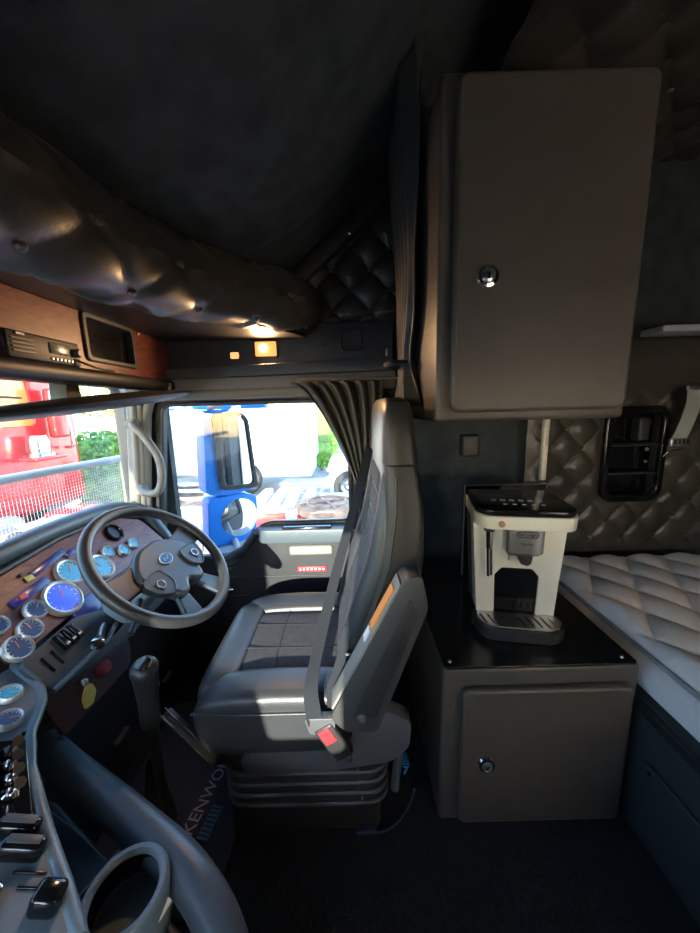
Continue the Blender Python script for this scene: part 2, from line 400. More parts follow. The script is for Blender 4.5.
# ================================================================== OVERHEAD
def bez(P, n):
    """catmull-rom through points"""
    P = [Vector(p) for p in P]; out = []
    Q = [2*P[0]-P[1]]+P+[2*P[-1]-P[-2]]
    for i in range(1, len(Q)-2):
        for k in range(n):
            t = k/n; a, b, c, d = Q[i-1:i+3]
            out.append(.5*((2*b)+(-a+c)*t+(2*a-5*b+4*c-d)*t*t+(-a+3*b-3*c+d)*t**3))
    out.append(P[-1]); return out
rp = bez([(-.165, 1.535, 1.64), (-.22, 1.38, 1.64), (-.42, 1.10, 1.615), (-.50, .80, 1.585), (-.525, .45, 1.575), (-.50, .10, 1.585), (-.42, -.25, 1.61), (-.2, -.66, 1.64)], 34)
roll_t = thing('padded_roll', rp[0], 'long padded black vinyl roll with deep tufts below the roof, over the timber console', 'padding')
roll = B(); L = [0]
for a, b in zip(rp, rp[1:]): L.append(L[-1]+(b-a).length)
nr = 56; rings = []; btn = []
for i, p in enumerate(rp):
    tg = (rp[min(i+1, len(rp)-1)]-rp[max(i-1, 0)]).normalized(); sd_ = Vector((tg.y, -tg.x, 0)).normalized(); up = Vector((0, 0, 1))
    if sd_.x < 0: sd_ = -sd_
    row = []
    for j in range(nr):
        th = 2*PI*j/nr; v = th/(2*PI)*6
        h = tuft_h(L[i], v, .24, 2.0, .011)
        h += .005*math.sin(L[i]*41+j*.4)*math.exp(-abs(math.sin(th*2))*2)
        r = .078+h
        row.append(roll.V(p-up*.012+sd_*math.cos(th)*r*1.05+up*math.sin(th)*r*1.25))
    rings.append(row)
for A, C in zip(rings, rings[1:]):
    for j in range(nr): roll.bm.faces.new((A[j], A[(j+1) % nr], C[(j+1) % nr], C[j]))
roll.bm.faces.new(rings[0]); roll.bm.faces.new(rings[-1][::-1])
roll.build('padding', M['leather_tuft'], roll_t)
import bisect
for i2 in range(0, 26):
    s0 = i2*.06
    k = bisect.bisect(L, s0)-1
    if k < 2 or k > len(rp)*.62: continue
    p = rp[k]; tg = (rp[k+1]-rp[k-1]).normalized(); sd_ = Vector((tg.y, -tg.x, 0)).normalized()
    if sd_.x < 0: sd_ = -sd_
    for q in range(12):
        v = q*.5
        a_, b_ = s0/.24+v/2, s0/.24-v/2
        if abs(a_-round(a_)) > .02 or abs(b_-round(b_)) > .02: continue
        th = v/6*2*PI
        if math.sin(th) > .9: continue
        nrm = sd_*math.cos(th)+up*math.sin(th); c = p-up*.012+sd_*math.cos(th)*.082+up*math.sin(th)*.097
        B().lathe([(0, .010), (.006, .008), (.009, .003), (.009, -.006)], c, nrm, 14).build('tuft_button', M['button'], roll_t)

# shelf underside between console and roll
sh = [(p.x+.02, p.y) for p in rp[::8]]
B().prism([(-1.09, 1.55)]+sh+[(-1.09, -.66)], 1.515, 1.535, 'z').build('overhead_shelf', M['leather'], smooth=False)
tag(bpy.data.objects['overhead_shelf'], 'flat black shelf lining between timber console and padded roll', 'shelf')
con = thing('overhead_console', (-.9, .45, 1.31), 'overhead console with red timber fascia across the top of the windscreen', 'console')
B().box((-.93, .45, 1.43), (.33, 2.18, .17), .01).build('housing', M['plastic'], con)
fx = frame((-.755, 0, 1.44), (1, 0, 0), (0, 1, 0))
plate('timber_fascia', fx, rpoly(-.62, -.085, 1.50, .075, .012), M['wood'], con, .02, .002,
      holes=[rpoly(1.015, -.048, 1.227, .066, .012)])
B().box((-.77, .45, 1.335), (.09, 2.16, .045), .018).build('lower_lip', M['plastic'], con)
B().box((-.742, .45, 1.5225), (.02, 2.16, .012), .004).build('upper_trim', M['plastic_g'], con)
plate('screen_bezel', fx, rpoly(1.003, -.060, 1.239, .078, .016), M['plastic'], con, .034, .004, holes=[rpoly(1.020, -.044, 1.222, .062, .010)])
B().box((-.762, 1.121, 1.449), (.004, .21, .11)).build('screen', M['gloss'], con, smooth=False)
B().cyl((-.745, 1.265, 1.505), (-.738, 1.265, 1.505), .004).build('indicator', M['whiteprint'], con)
B().box((-.742, 1.08, 1.530), (.02, .05, .008), .003).build('map_light', M['lamp2'], con)
rad = thing('two_way_radio', (-.745, .87, 1.355), 'slim two-way radio with grey display set in the timber console', 'radio')
B().box((-.750, .868, 1.388), (.030, .205, .062), .005).build('body', M['plastic'], rad)
B().box((-.734, .905, 1.394), (.004, .062, .026), .002).build('display', M['lcd'], rad)
for k in range(4): B().box((-.734, .805, 1.374+k*.009), (.004, .055, .003)).build('grille_bar', M['plastic_m'], rad)
for k in range(6): B().box((-.734, .878+k*.012, 1.368), (.004, .007, .006), .001).build('key_button', M['steel'], rad)
B().lathe([(.011, 0), (.011, .012), (.009, .016), (0, .016)], (-.736, .955, 1.392), (1, 0, 0)).build('volume_knob', M['plastic_m'], rad)
B().box((-.734, .80, 1.412), (.004, .02, .005)).build('badge', M['whiteprint'], rad)
B().tube(bez([(-.735, .95, 1.375), (-.715, .975, 1.362), (-.712, 1.02, 1.356), (-.722, 1.08, 1.358)], 6), .003, 8).build('lead', M['plastic'], rad)
# sun visor, nearly edge on
vis = thing('sun_visor', (-.85, 1.1, 1.29), 'long dark sun visor seen edge-on across the top of the windscreen', 'visor')
va, vb = Vector((-.905, .70, 1.218)), Vector((-.68, 1.44, 1.305)); vv = B()
def visf(u, v):
    t = u; w = math.sin(PI*min(1, max(0, t*.93+.03)))**.5
    p = va.lerp(vb, t); th = v*2*PI
    return p+Vector((.105, -.03, .008))*math.cos(th)*w+Vector((0, 0, 1))*math.sin(th)*.025*w
vv.grid(36, 20, visf).build('visor_flap', M['leather'], vis)
B().prism(rounded([(.98, 1.255), (1.04, 1.255), (1.03, 1.33), (.99, 1.33)], .004), -.85, -.80, 'x', .003).build('hinge_block', M['plastic'], vis)
B().cyl((-.70, 1.36, 1.31), (-.70, 1.36, 1.34), .007).build('hinge_pin', M['chrome'], vis)
# header panel over the door
hd = thing('door_header_panel', (-.3, 1.48, 1.375), 'dark grey header panel above the door holding lamps and speaker cover', 'panel')
B().prism(rounded([(-.75, 1.40), (.19, 1.425), (.19, 1.575), (-.75, 1.56)], .012), 1.462, 1.56, 'y', .006).build('face', M['plastic_g'], hd)
B().prism(rounded([(-.75, 1.362), (.19, 1.378), (.19, 1.428), (-.75, 1.402)], .01), 1.435, 1.56, 'y', .012).build('lower_ledge', M['plastic_m'], hd)
plate('speaker_ring', XZ(1.459), rpoly(-.028, 1.456, .065, 1.545, .022), M['plastic'], hd, .010, .002, holes=[rpoly(-.020, 1.464, .057, 1.537, .018)])
plate('speaker_cover', XZ(1.462), rpoly(-.021, 1.463, .058, 1.538, .018), M['plastic_g'], hd, .006, .002)
B().lathe([(.010, 0), (.010, .006), (0, .007)], (-.10, 1.462, 1.487), (0, -1, 0)).build('plug', M['plastic'], hd)
B().box((.165, 1.459, 1.45), (.008, .006, .03), .002).build('clip', M['steel'], hd)
def lamp(x, z, w, h, m, name, label, r=.006):
    t = thing(name, (x, 1.46, z), label, 'lamp')
    plate('lamp_bezel', XZ(1.459), rpoly(x-w/2-.006, z-h/2-.006, x+w/2+.006, z+h/2+.006, r+.004), M['plastic'], t, .012, .002, holes=[rpoly(x-w/2, z-h/2, x+w/2, z+h/2, r)])
    B().box((x, 1.456, z), (w, .010, h), .004).build('lamp_lens', m, t)
    return t
cl_ = lamp(-.335, 1.475, .088, .058, M['lamp'], 'courtesy_lamp', 'lit rectangular amber courtesy lamp on the panel above the door')
lamp(-.465, 1.452, .036, .026, M['lamp2'], 'reading_lamp', 'small round dim amber lamp left of the lit courtesy lamp', .012)
B().lathe([(0, .008), (.012, .006), (.016, 0), (0, 0)], (-.345, 1.4505, 1.478), (0, -1, 0)).build('bulb', M['bulb'], cl_)
for x, z, e in ((-.335, 1.475, 2.2), ):
    ld = bpy.data.lights.new('courtesy_light', 'AREA'); ld.energy = e*.45; ld.size = .06; ld.color = (1, .58, .28)
    lo = bpy.data.objects.new('courtesy_light', ld); COL.objects.link(lo); lo.location = (x, 1.445, z-.02); lo.rotation_euler = Vector((.15, -1, -.12)).to_track_quat('-Z', 'Y').to_euler()

# tufted triangular side panel at the roof end
tp = thing('tufted_gusset', (.0, 1.50, 1.575), 'triangular black diamond-tufted vinyl panel above the door beside tall curtain', 'panel')
def in_tri(x, z): return z < 1.70+(x+.20)*1.02-.02 and x < .30
g = B(); nx, nz = 90, 90
def gus(u, v):
    x = -.20+.50*u; zt = 1.70+(x+.20)*.86; z = 1.578+(zt-1.578)*v
    e = min(1, min(u, 1-u, v, 1-v)*14)
    return (x, 1.485-tuft_h(x+.055, z-1.62, .155, .155, .026)*e, z)
g.grid(nx, nz, gus).build('padding', M['leather_tuft'], tp)
for i in range(-6, 8):
    for j in range(-1, 9):
        if (i+j) % 2: continue
        x, z = -.055+i*.0775, 1.62+j*.0775
        if -.16 < x < .27 and 1.60 < z < 1.69+(x+.20)*.86-.03:
            B().lathe([(0, .010), (.006, .008), (.009, .003), (.009, -.004)], (x, 1.482, z), (0, -1, 0), 14).build('tuft_button', M['button'], tp)
B().bar((-.215, 1.46, 1.715), (.31, 1.46, 2.165), .050, .065, .010).build('raked_border', M['leather_tuft'], tp)

# tall curtain hanging beside the cupboard
tc_ = thing('tall_curtain', (.18, 1.1, 1.25), 'tall dark curtain hanging gathered against the left side of upper cupboard', 'curtain')
c = B()
def tcur(u, v):
    z = 2.13-.90*v; pinch = 1-.55*math.exp(-((v-.86)/.10)**2)
    y = 1.08+(u-.5)*.27*pinch
    x = .178-.01*(1-v)+.016*math.sin(u*2*PI*5+v*1.5)*pinch+.010*math.sin(u*31+v*7)
    if v < .12: x += (.12-v)*.5*u
    return (x, y, z)
c.grid(120, 40, tcur)
o = c.build('drape', M['curtain'], tc_); md = o.modifiers.new('t', 'SOLIDIFY'); md.thickness = .004
B().torus((.165, 1.08, 1.355), .045, .009, (0, 0, 1), 30, 8).build('tie_band', M['leather'], tc_)

# ================================================================== WINDOW CURTAIN
wc = thing('window_curtain', (.03, 1.43, .6), 'dark grey pleated curtain tied back at the rear edge of door window', 'curtain')
c = B()
def wcur(u, v):
    z = 1.335-.745*v; tv = .62
    if v < tv:
        t = v/tv; xl = -.26*(1-t)**1.5+.035*(1-(1-t)**1.5); xl = -.235+(.27)*(t**.62); xr = .145+(.075-.145)*t**1.4; amp = .018*(1-t*.75)
    else:
        t = (v-tv)/(1-tv); xl = .035-.01*t; xr = .075+.015*t; amp = .0045+.008*t
    x = xl+(xr-xl)*u
    y = 1.415+amp*math.sin(u*2*PI*6.5+.6*math.sin(v*5))+amp*.4*math.sin(u*29+1+v*3)
    return (x, y, z)
c.grid(170, 50, wcur)
o = c.build('drape', M['curtain'], wc); md = o.modifiers.new('t', 'SOLIDIFY'); md.thickness = .003
B().torus((.055, 1.413, .872), .024, .007, (0, 0, 1), 24, 8).build('tie_band', M['leather'], wc)
B().lathe([(0, .01), (.010, .008), (.012, 0)], (.052, 1.385, .872), (0, -1, 0), 16).build('tie_button', M['plastic'], wc)
B().box((.0, 1.43, 1.345), (.42, .02, .012), .004).build('curtain_track', M['plastic_l'], wc)

# ================================================================== GRAB HANDLE
gh = thing('grab_handle', (-.93, 1.42, .95), 'white grey curved grab handle on the windscreen pillar', 'handle')
B().tube(bez([(-.900, 1.42, 1.185), (-.875, 1.385, 1.175), (-.825, 1.375, 1.12), (-.785, 1.375, 1.04), (-.785, 1.375, .95), (-.81, 1.375, .90), (-.86, 1.385, .895), (-.90, 1.42, .905)], 8), .016, 14).build('grip', M['plastic_l'], gh)
for z in (1.185, .905): B().cyl((-.905, 1.44, z), (-.902, 1.405, z), .022).build('mount', M['plastic_l'], gh)

# ================================================================== DASHBOARD
DT = Matrix(((0, -.6214, .7835, -.95), (1, 0, 0, 0), (0, .7835, .6214, .84), (0, 0, 0, 1)))   # local: x along the dash, y up the face, z out of it
dash = thing('dashboard', (-.95, 1.05, 0), 'slate dashboard with red timber fascia and chrome ringed gauges before the wheel', 'dashboard')
# body behind the fascia (side section in x,z swept across)
B().prism([(-1.09, .0), (-.80, .0), (-.78, .45), (-.745, .50), (-.765, .55), (-.96, .80), (-1.09, .82)], .69, 1.46, 'y').build('body', M['plastic'], dash, smooth=False)
plate('timber_fascia', DT @ Matrix.Translation((0, 0, -.004)), rounded([(.70, -.235), (.70, -.045), (.84, -.03), (1.03, -.010), (1.30, -.022), (1.38, -.08), (1.40, -.21), (1.02, -.21), (.98, -.225), (.86, -.225)], .02), M['wood'], dash, .014, .002)
# padded top edge running the width of the dash and turning toward the cab centre
tp_ = bez([(-.99, -.5, .80), (-.985, 0, .83), (-.975, .45, .845), (-.965, .75, .85), (-.965, 1.0, .862), (-.965, 1.25, .855), (-.955, 1.36, .835), (-.915, 1.43, .79), (-.86, 1.445, .70), (-.80, 1.445, .58)], 8)
B().tube(tp_, .030, 16).build('padded_top', M['dash'], dash)
B().box((-1.04, .45, .825), (.14, 2.0, .03), .01).build('top_shelf', M['dash'], dash)
B(DT).tube([(.72, -.035, .006), (.86, -.022, .006), (1.03, -.006, .006), (1.28, -.014, .006), (1.37, -.06, .006)], .010, 10).build('brow', M['plastic'], dash)
def gauge(x, v, r, dial, T=DT, par=None, name='gauge', ticks=0):
    o = T @ Vector((x, -v, .004)); n = (T.to_3x3() @ Vector((0, 0, 1)))
    g_ = B().lathe([(r*.84, .006), (r*.87, .010), (r*.97, .012), (r*1.10, .008), (r*1.12, 0), (r*.84, 0)], o, n, 32, close=True).build(name, M['ring'], par or dash)
    B().lathe([(0, .006), (r*.87, .006), (r*.87, .001), (0, .001)], o, n, 32).build('dial', dial, g_)
    a = random.uniform(.6, 2.4)
    nd = Matrix.Translation(o) @ T.to_3x3().to_4x4()
    B(nd).bar((0, 0, .008), (r*.65*math.cos(a), r*.65*math.sin(a), .008), r*.07, .001).build('needle', M['orangelab'], g_, smooth=False)
    if r > .02:
        tk = B(nd)
        for k in range(11):
            b = math.radians(-45+27*k); tk.bar((r*.66*math.cos(b), r*.66*math.sin(b), .0068), (r*.80*math.cos(b), r*.80*math.sin(b), .0068), r*.05, .0006)
        tk.build('tick_marks', M['whiteprint'], g_, smooth=False)
    return g_
for x, v, r, d_ in ((.893, .172, .050, 'dial_b'), (.968, .118, .040, 'dial'), (1.062, .155, .042, 'dial'), (1.127, .125, .022, 'dial'), (1.185, .150, .022, 'dial'),
                    (1.245, .148, .022, 'dial'), (.820, .158, .026, 'dial_d'), (.776, .192, .027, 'dial_d'), (.735, .140, .022, 'dial_d')):
    gauge(x, v, r, M[d_])
dg = gauge(.728, .213, .030, M['dial_d'])
B(DT).lathe([(0, 0), (.034, 0), (.034, .012), (.026, .016), (0, .012)], DT @ Vector((1.21, -.075, 0)), DT.to_3x3() @ Vector((0, 0, 1))) if False else None
v_o = DT @ Vector((1.215, -.075, .002)); v_n = DT.to_3x3() @ Vector((0, 0, 1))
vt = B().lathe([(.026, 0), (.036, 0), (.036, .010), (.030, .014), (.026, .008)], v_o, v_n, 28, close=True).build('air_vent', M['gloss'], dash)
B().lathe([(0, .004), (.027, .004), (.027, 0), (0, 0)], v_o, v_n, 28).build('vent_louvre', M['plastic'], vt)
for (x0, v0, x1, v1, h) in ((.885, .070, 1.010, .050, .020), (.790, .116, .905, .102, .024), (1.00, .068, 1.045, .062, .018)):
    B(DT).bar((x0, -v0, .006), (x1, -v1, .006), h, .006, .001).build('display_strip', M['display'], dash)
B(DT).box((.872, -.075, .007), (.022, .016, .004), .001).build('warning_label', M['yellow'], dash)
B(DT).box((.822, -.112, .010), (.020, .014, .004), .001).build('warning_lamp', M['redplastic'], dash)
B(DT).box((.862, -.057, .006), (.012, .010, .006), .002).build('switch', M['plastic'], dash)
B(DT).box((.93, -.235, .004), (.10, .06, .012), .004).build('fascia_insert', M['display'], dash)
# lower switch tray
sp = plate('switch_tray', DT @ Matrix.Translation((0, 0, .006)), rounded([(.70, -.245), (.70, -.345), (.885, -.345), (1.02, -.30), (1.06, -.22), (1.0, -.215), (.95, -.27), (.87, -.235)], .016), M['dash'], dash, .022, .006)
for x in (.735, .762): B(DT).box((x, -.29, .019), (.004, .045, .004)).build('slot', M['gloss'], dash)
for x, v in ((.792, .268), (.812, .268), (.832, .268)):
    s_ = B(DT).box((x, -v, .024), (.014, .050, .018), .003).build('rocker_switch', M['gloss'], dash)
    B(DT).box((x, -v-.012, .035), (.008, .006, .003)).build('mark', M['whiteprint'], s_, smooth=False)
B(DT).tube([(.70, -.345, .02), (.885, -.345, .02), (.96, -.322, .02)], .007, 10).build('tray_lip', M['console'], dash)
# trailer brake lever and key plate below
st = thing('brake_lever', (-.75, .85, .55), 'chrome tipped stalk lever projecting below the timber gauge panel', 'lever')
B().tube(bez([(-.775, .96, .605), (-.755, .92, .605), (-.735, .88, .600), (-.715, .845, .598)], 5), [.012, .012, .010, .010, .010, .010, .010, .010, .010, .010, .010, .010, .010, .011, .012, .012], 12).build('shaft', M['steel'], st)
B().lathe([(0, .014), (.010, .014), (.012, .010), (.018, .006), (.018, -.006), (0, -.008)], (-.715, .845, .600), (.6, -.7, .5)).build('knob', M['chrome'], st)
kp = plate('key_plate', frame((-.715, .80, .51), (.85, -.25, .45), (.25, 1, 0)), rounded([(-.10, -.06), (.10, -.03), (.13, .04), (-.10, .04)], .015), M['maroon'], dash, .02, .004)
ks = thing('ignition_key', (-.70, .76, .52), 'ignition key with pale yellow tag hanging under the dash', 'key')
B().cyl((-.715, .765, .545), (-.695, .758, .553), .010).build('lock_barrel', M['chrome'], ks)
B().box((-.688, .755, .553), (.012, .005, .024), .003).build('key_head', M['steel'], ks)
B().prism(rounded([(.735, .495), (.760, .490), (.775, .515), (.765, .545), (.745, .548), (.732, .525)], .006), -.688, -.682, 'x', .001).build('tag', M['yellow'], ks)
kb = B().lathe([(0, .022), (.014, .020), (.019, .010), (.012, .0), (.012, -.012)], (-.700, .825, .535), (.85, -.25, .45)).build('park_brake_knob', M['dullred'], dash)
tag(kb, 'dull red pull knob')

# ================================================================== STEERING
WC = Vector((-.566, .950, .790)); WN = Vector((.68, -.06, .73)).normalized()
WT = frame(WC, WN, (0, 1, 0))       # x toward the driver's right (door side), y toward the windscreen
sw = thing('steering_wheel', WC, 'large four-spoke dark grey steering wheel with oval blue badge', 'steering wheel')
B(WT).torus((0, 0, 0), .205, .0165, n=72, k=16).build('rim', M['leather_grey'], sw)
# hub pad: a dished cross shaped cover
hub = rounded([(-.085, .045), (-.04, .072), (.04, .072), (.085, .045), (.118, .010), (.112, -.045), (.080, -.080), (.062, -.118), (.026, -.118), (.0, -.088), (-.026, -.118), (-.062, -.118), (-.080, -.080), (-.112, -.045), (-.118, .010)], .022)
plate('hub_pad', WT @ Matrix.Translation((0, 0, -.012)), hub, M['dash'], sw, .040, .012)
def spoke(a, w0, w1, n='spoke'):
    q = math.radians(a); d_ = Vector((math.cos(q), math.sin(q))); e = Vector((-d_.y, d_.x))
    P = [d_*.055+e*w0, d_*.12+e*w0*.8, d_*.200+e*w1, d_*.200-e*w1, d_*.12-e*w0*.8, d_*.055-e*w0]
    return plate(n, WT @ Matrix.Translation((0, 0, -.016)), [(p.x, p.y) for p in P], M['dash'], sw, .018, .005)
for a, w0, w1 in ((174, .044, .040), (6, .044, .040), (-66, .026, .034), (-114, .026, .034)): spoke(a, w0, w1)
for sgn in (-1, 1):
    pts = [(sgn*.068, -.018), (sgn*.125, -.022), (sgn*.118, -.055), (sgn*.088, -.082), (sgn*.062, -.058)]
    pc = (sgn*.098, -.048); pts = [(pc[0]+(a-pc[0])*1.4, pc[1]+(b-pc[1])*1.35) for a, b in pts]
    if sgn < 0: pts = pts[::-1]
    pd = plate('switch_pod', WT @ Matrix.Translation((0, 0, .006)), rounded(pts, .02), M['leather_grey'], sw, .016, .003)
    plate('pod_button', WT @ Matrix.Translation((sgn*.094, -.048, .014)), rounded([(-.020, .014), (.020, .010), (.012, -.014), (-.008, -.020)][::1], .008), M['plastic'], pd, .004, .001)
    B(WT).tube([(x_, y_, .0145) for x_, y_ in rounded(pts, .02)], .0018, 6, closed=True).build('pod_ring', M['plastic_m'], pd)
    B(WT).torus((sgn*.094, -.046, .017), .012, .0015, n=20, k=6).build('pod_ring', M['steel'], pd)
bd = B(WT).lathe([(0, .012), (.020, .012), (.021, .008), (.021, .004)], (0, 0, 0), n=32)
for v in bd.bm.verts:
    l_ = WT.inverted() @ v.co; l_.x *= 1.15; l_.y *= .82; v.co = WT @ l_
bd = bd.build('badge', M['bluebadge'], sw)
B(WT).tube([(-.012, -.004, .0125), (-.005, .004, .0125), (.002, -.003, .0125), (.012, .004, .0125)], .0012, 6).build('badge_script', M['whiteprint'], bd)
rg = B(WT).torus((0, 0, .011), .021, .0016, n=32, k=8)
for v in rg.bm.verts:
    l_ = WT.inverted() @ v.co; l_.x *= 1.15; l_.y *= .82; v.co = WT @ l_
rg.build('badge_ring', M['silver'], sw)
sc = thing('steering_column', (-.80, .96, .45), 'grey steering column shroud with stalks behind the steering wheel', 'steering column')
B(WT).loft([(-.19, -.075, .075, -.055, .065), (-.12, -.070, .070, -.052, .058), (-.055, -.050, .050, -.045, .045), (-.035, -.045, .045, -.04, .04)], 28, 3).build('shroud', M['console'], sc)
B(WT).cyl((0, 0, -.50), (0, 0, -.18), .030).build('shaft', M['plastic'], sc)
B(WT).tube([(.05, 0, -.10), (.13, .02, -.09), (.185, .03, -.075)], [.006, .007, .010], 10).build('indicator_stalk', M['plastic_m'], sc)
B(WT).tube([(-.05, -.02, -.10), (-.12, -.06, -.10), (-.16, -.075, -.10)], [.006, .007, .009], 10).build('wiper_stalk', M['plastic'], sc)
B().cyl((-.60, .86, .50), (-.585, .85, .54), .005).build('tilt_lever', M['steel'], sc)

# ================================================================== CENTRE CONSOLE
N2 = Vector((.35, .1, .93)).normalized(); P0 = Vector((-.74, .70, .585))
CT = frame(P0, N2, (1, 0, 0)); CI = CT.inverted()
def cl(x, y):      # a point of the panel plane above world x, y
    z = P0.z-(N2.x*(x-P0.x)+N2.y*(y-P0.y))/N2.z
    q = CI @ Vector((x, y, z)); return (q.x, q.y)
cc = thing('centre_console', (-.65, .45, .0), 'slate centre console with toggles, rocker switches and two round gauges beside dash', 'console')
edge = [(-.885, .745), (-.745, .69), (-.715, .66), (-.676, .587), (-.625, .530), (-.526, .448), (-.455, .395), (-.40, .35), (-.36, .30), (-.36, .15), (-.60, .12), (-.95, .25), (-1.0, .60)]
plate('fascia', CT, rounded([cl(*p) for p in edge], .02), M['console'], cc, .03, .008)
B().tube([Vector(CT @ Vector((*cl(*p), .012))) for p in ((-.885, .745), (-.745, .69), (-.715, .66), (-.676, .587), (-.625, .530), (-.526, .448), (-.455, .395), (-.40, .35))], .011, 10).build('edge_bead', M['console'], cc)
B().prism([(-1.05, .735), (-.76, .68), (-.70, .585), (-.55, .45), (-.42, .34), (-.42, .16), (-1.05, .16)], .365, .50, 'z').build('pedestal', M['plastic'], cc, smooth=False)
for (x, y) in ((-.776, .650), (-.728, .598)):
    q = cl(x, y); T = CT @ Matrix.Translation((0, 0, .012)); gauge(q[0], -q[1], .022, M['dial' if y > .62 else 'dial_d'], T, cc)
# black inset panel with toggles
ins = [cl(*p) for p in ((-.71, .55), (-.672, .572), (-.562, .462), (-.61, .44))]
ip = plate('toggle_plate', CT @ Matrix.Translation((0, 0, .018)), rounded(ins, .008), M['gloss'], cc, .010, .002)
def onp(x, y, h): q = cl(x, y); return CT @ Vector((q[0], q[1], h))
for i, (x, y) in enumerate(((-.672, .538), (-.652, .516), (-.632, .496), (-.612, .476))):
    tb = B().lathe([(.012, 0), (.012, .006), (.008, .010), (0, .010)], onp(x, y, .022), N2).build('toggle_base', M['chrome'], cc)
    B().tube([onp(x, y, .028), onp(x+.006, y-.002, .045), onp(x+.012, y-.004, .058)], [.004, .005, .009], 12).build('toggle_lever', M['chrome'], tb)
    B().lathe([(0, .030), (.014, .026), (.018, .012), (.012, 0)], onp(x-.036, y-.006, .022), N2).build('control_knob', M['gloss'], cc)
for x, y in ((-.683, .583), (-.553, .447)): B().lathe([(0, .005), (.005, .004), (.006, 0)], onp(x, y, .016), N2, 12).build('screw', M['gloss'], cc)
for (x, y) in ((-.562, .434), (-.536, .412)):
    q = cl(x, y); T = CT @ Matrix.Translation((q[0], q[1], 0)) @ Matrix.Rotation(math.radians(12), 4, 'Z')
    B(T).box((0, 0, .030), (.062, .022, .030), .008).build('rocker_switch', M['gloss'], cc)
    B(T).box((.0, .002, .0455), (.046, .012, .002), .001).build('rocker_cap', M['plastic_m'], cc)
for (x, y) in ((-.508, .398), (-.490, .384)):
    q = cl(x, y); T = CT @ Matrix.Translation((q[0], q[1], 0)) @ Matrix.Rotation(math.radians(12), 4, 'Z')
    B(T).box((0, 0, .016), (.045, .003, .004), .001).build('blank_groove', M['gloss'], cc)
q = cl(-.463, .371); T = CT @ Matrix.Translation((q[0], q[1], 0)) @ Matrix.Rotation(math.radians(10), 4, 'Z')
B(T).box((0, 0, .028), (.040, .032, .034), .009).build('square_knob', M['gloss'], cc)
plate('timber_inlay', CT @ Matrix.Translation((0, 0, .014)), rounded([cl(-.545, .385), cl(-.50, .345), cl(-.49, .25), cl(-.70, .30), cl(-.70, .42)], .012), M['wood'], cc, .006, .001)
B().lathe([(.012, 0), (.012, .006), (0, .010)], onp(-.535, .368, .016), N2).build('chrome_stud', M['chrome'], cc)

# engine cover with padded rolled edge
ec = thing('engine_cover', (-.4, .3, 0), 'dark padded engine cover with thick rolled edge between the seats', 'engine cover')
pe = bez([(-.77, .70, .43), (-.66, .645, .425), (-.453, .545, .42), (-.30, .465, .41), (-.21, .39, .37), (-.17, .29, .30), (-.16, .18, .26), (-.16, 0, .24), (-.16, -.3, .24)], 8)
B().tube(pe, .034, 20).build('rolled_edge', M['dash'], ec)
B().prism([(-1.05, .68), (-.84, .68), (-.70, .675), (-.45, .555), (-.30, .475), (-.19, .38), (-.15, .26), (-.15, -.3), (-1.05, -.3)], 0, .20, 'z', .01).build('lower_skin', M['plastic'], ec)
B().prism([(-1.0, .68), (-.84, .68), (-.70, .64), (-.46, .51), (-.30, .42), (-.24, .30), (-.22, .1), (-1.0, .1)], .20, .345, 'z', .01).build('top_skin', M['leather'], ec)
# moulded tray with cup holder
def zed(x, y): return x, y
ty = thing('cup_holder_tray', (-.4, .42, .345), 'slate moulded tray with round cup holder beside the centre console', 'tray')
lip = bez([(-.76, .668, .425), (-.60, .60, .43), (-.47, .54, .43), (-.385, .487, .435)], 8)
B().tube(lip, .006, 8).build('chrome_bead', M['steel'], ty)
plate('tray_floor', Matrix.Translation((0, 0, .352)), rounded([(-.80, .66), (-.60, .575), (-.43, .49), (-.47, .44), (-.44, .33), (-.62, .36), (-.80, .50)], .02), M['dash'], ty, .012, .003)
cx, cy, cz = -.392, .430, .447
B().lathe([(.050, 0), (.054, .007), (.061, .007), (.066, 0), (.066, -.06), (.060, -.08), (.050, -.08), (.050, -.075), (.052, -.01)], (cx, cy, cz), n=40, close=True).build('cup_ring', M['console'], ty)
B().lathe([(0, -.075), (.051, -.074), (.051, -.001), (.0525, -.001), (.0525, -.079), (0, -.079)], (cx, cy, cz), n=40).build('cup_liner', M['gloss'], ty)
B().prism(rounded([(-.46, .52), (-.395, .50), (-.335, .455), (-.33, .40), (-.38, .37), (-.45, .40), (-.475, .46)], .02), .352, .395, 'z', .01).build('cup_mount', M['console'], ty)
B().tube(bez([(-.455, .505, .41), (-.47, .47, .41), (-.495, .455, .39), (-.52, .44, .37)], 6), .006, 8).build('divider', M['console'], ty)
B().tube(bez([(-.355, .395, .40), (-.335, .41, .415), (-.323, .435, .42)], 6), .005, 8).build('brass_clip', M['cream'], ty)

# ================================================================== GEAR LEVER, HAND BRAKE, MAT
gv = thing('gear_lever', (-.55, .80, 0), 'gear lever with black leather grip and glossy knob before the seat', 'gear lever')
kx, ky, kz = -.535, .755, .585
B().tube(bez([(-.58, .82, .02), (-.57, .80, .20), (-.55, .775, .36), (-.54, .76, .44)], 6), .014, 14).build('shaft', M['plastic'], gv)
B().tube(bez([(-.545, .765, .42), (-.538, .757, .50), (kx, ky, .575)], 6), [.024, .025, .025, .025, .024, .024, .024, .025, .026, .027, .028, .029, .030], 18).build('grip', M['leather'], gv)
B().lathe([(.030, -.012), (.033, .0), (.032, .012), (.026, .022), (.014, .028), (0, .029)], (kx, ky, kz), (.12, -.25, 1), 28).build('knob', M['plastic'], gv)
B().lathe([(.020, .0245), (.018, .030), (.0, .0315)], (kx, ky, kz), (.12, -.25, 1), 28).build('knob_cap', M['chrome'], gv)
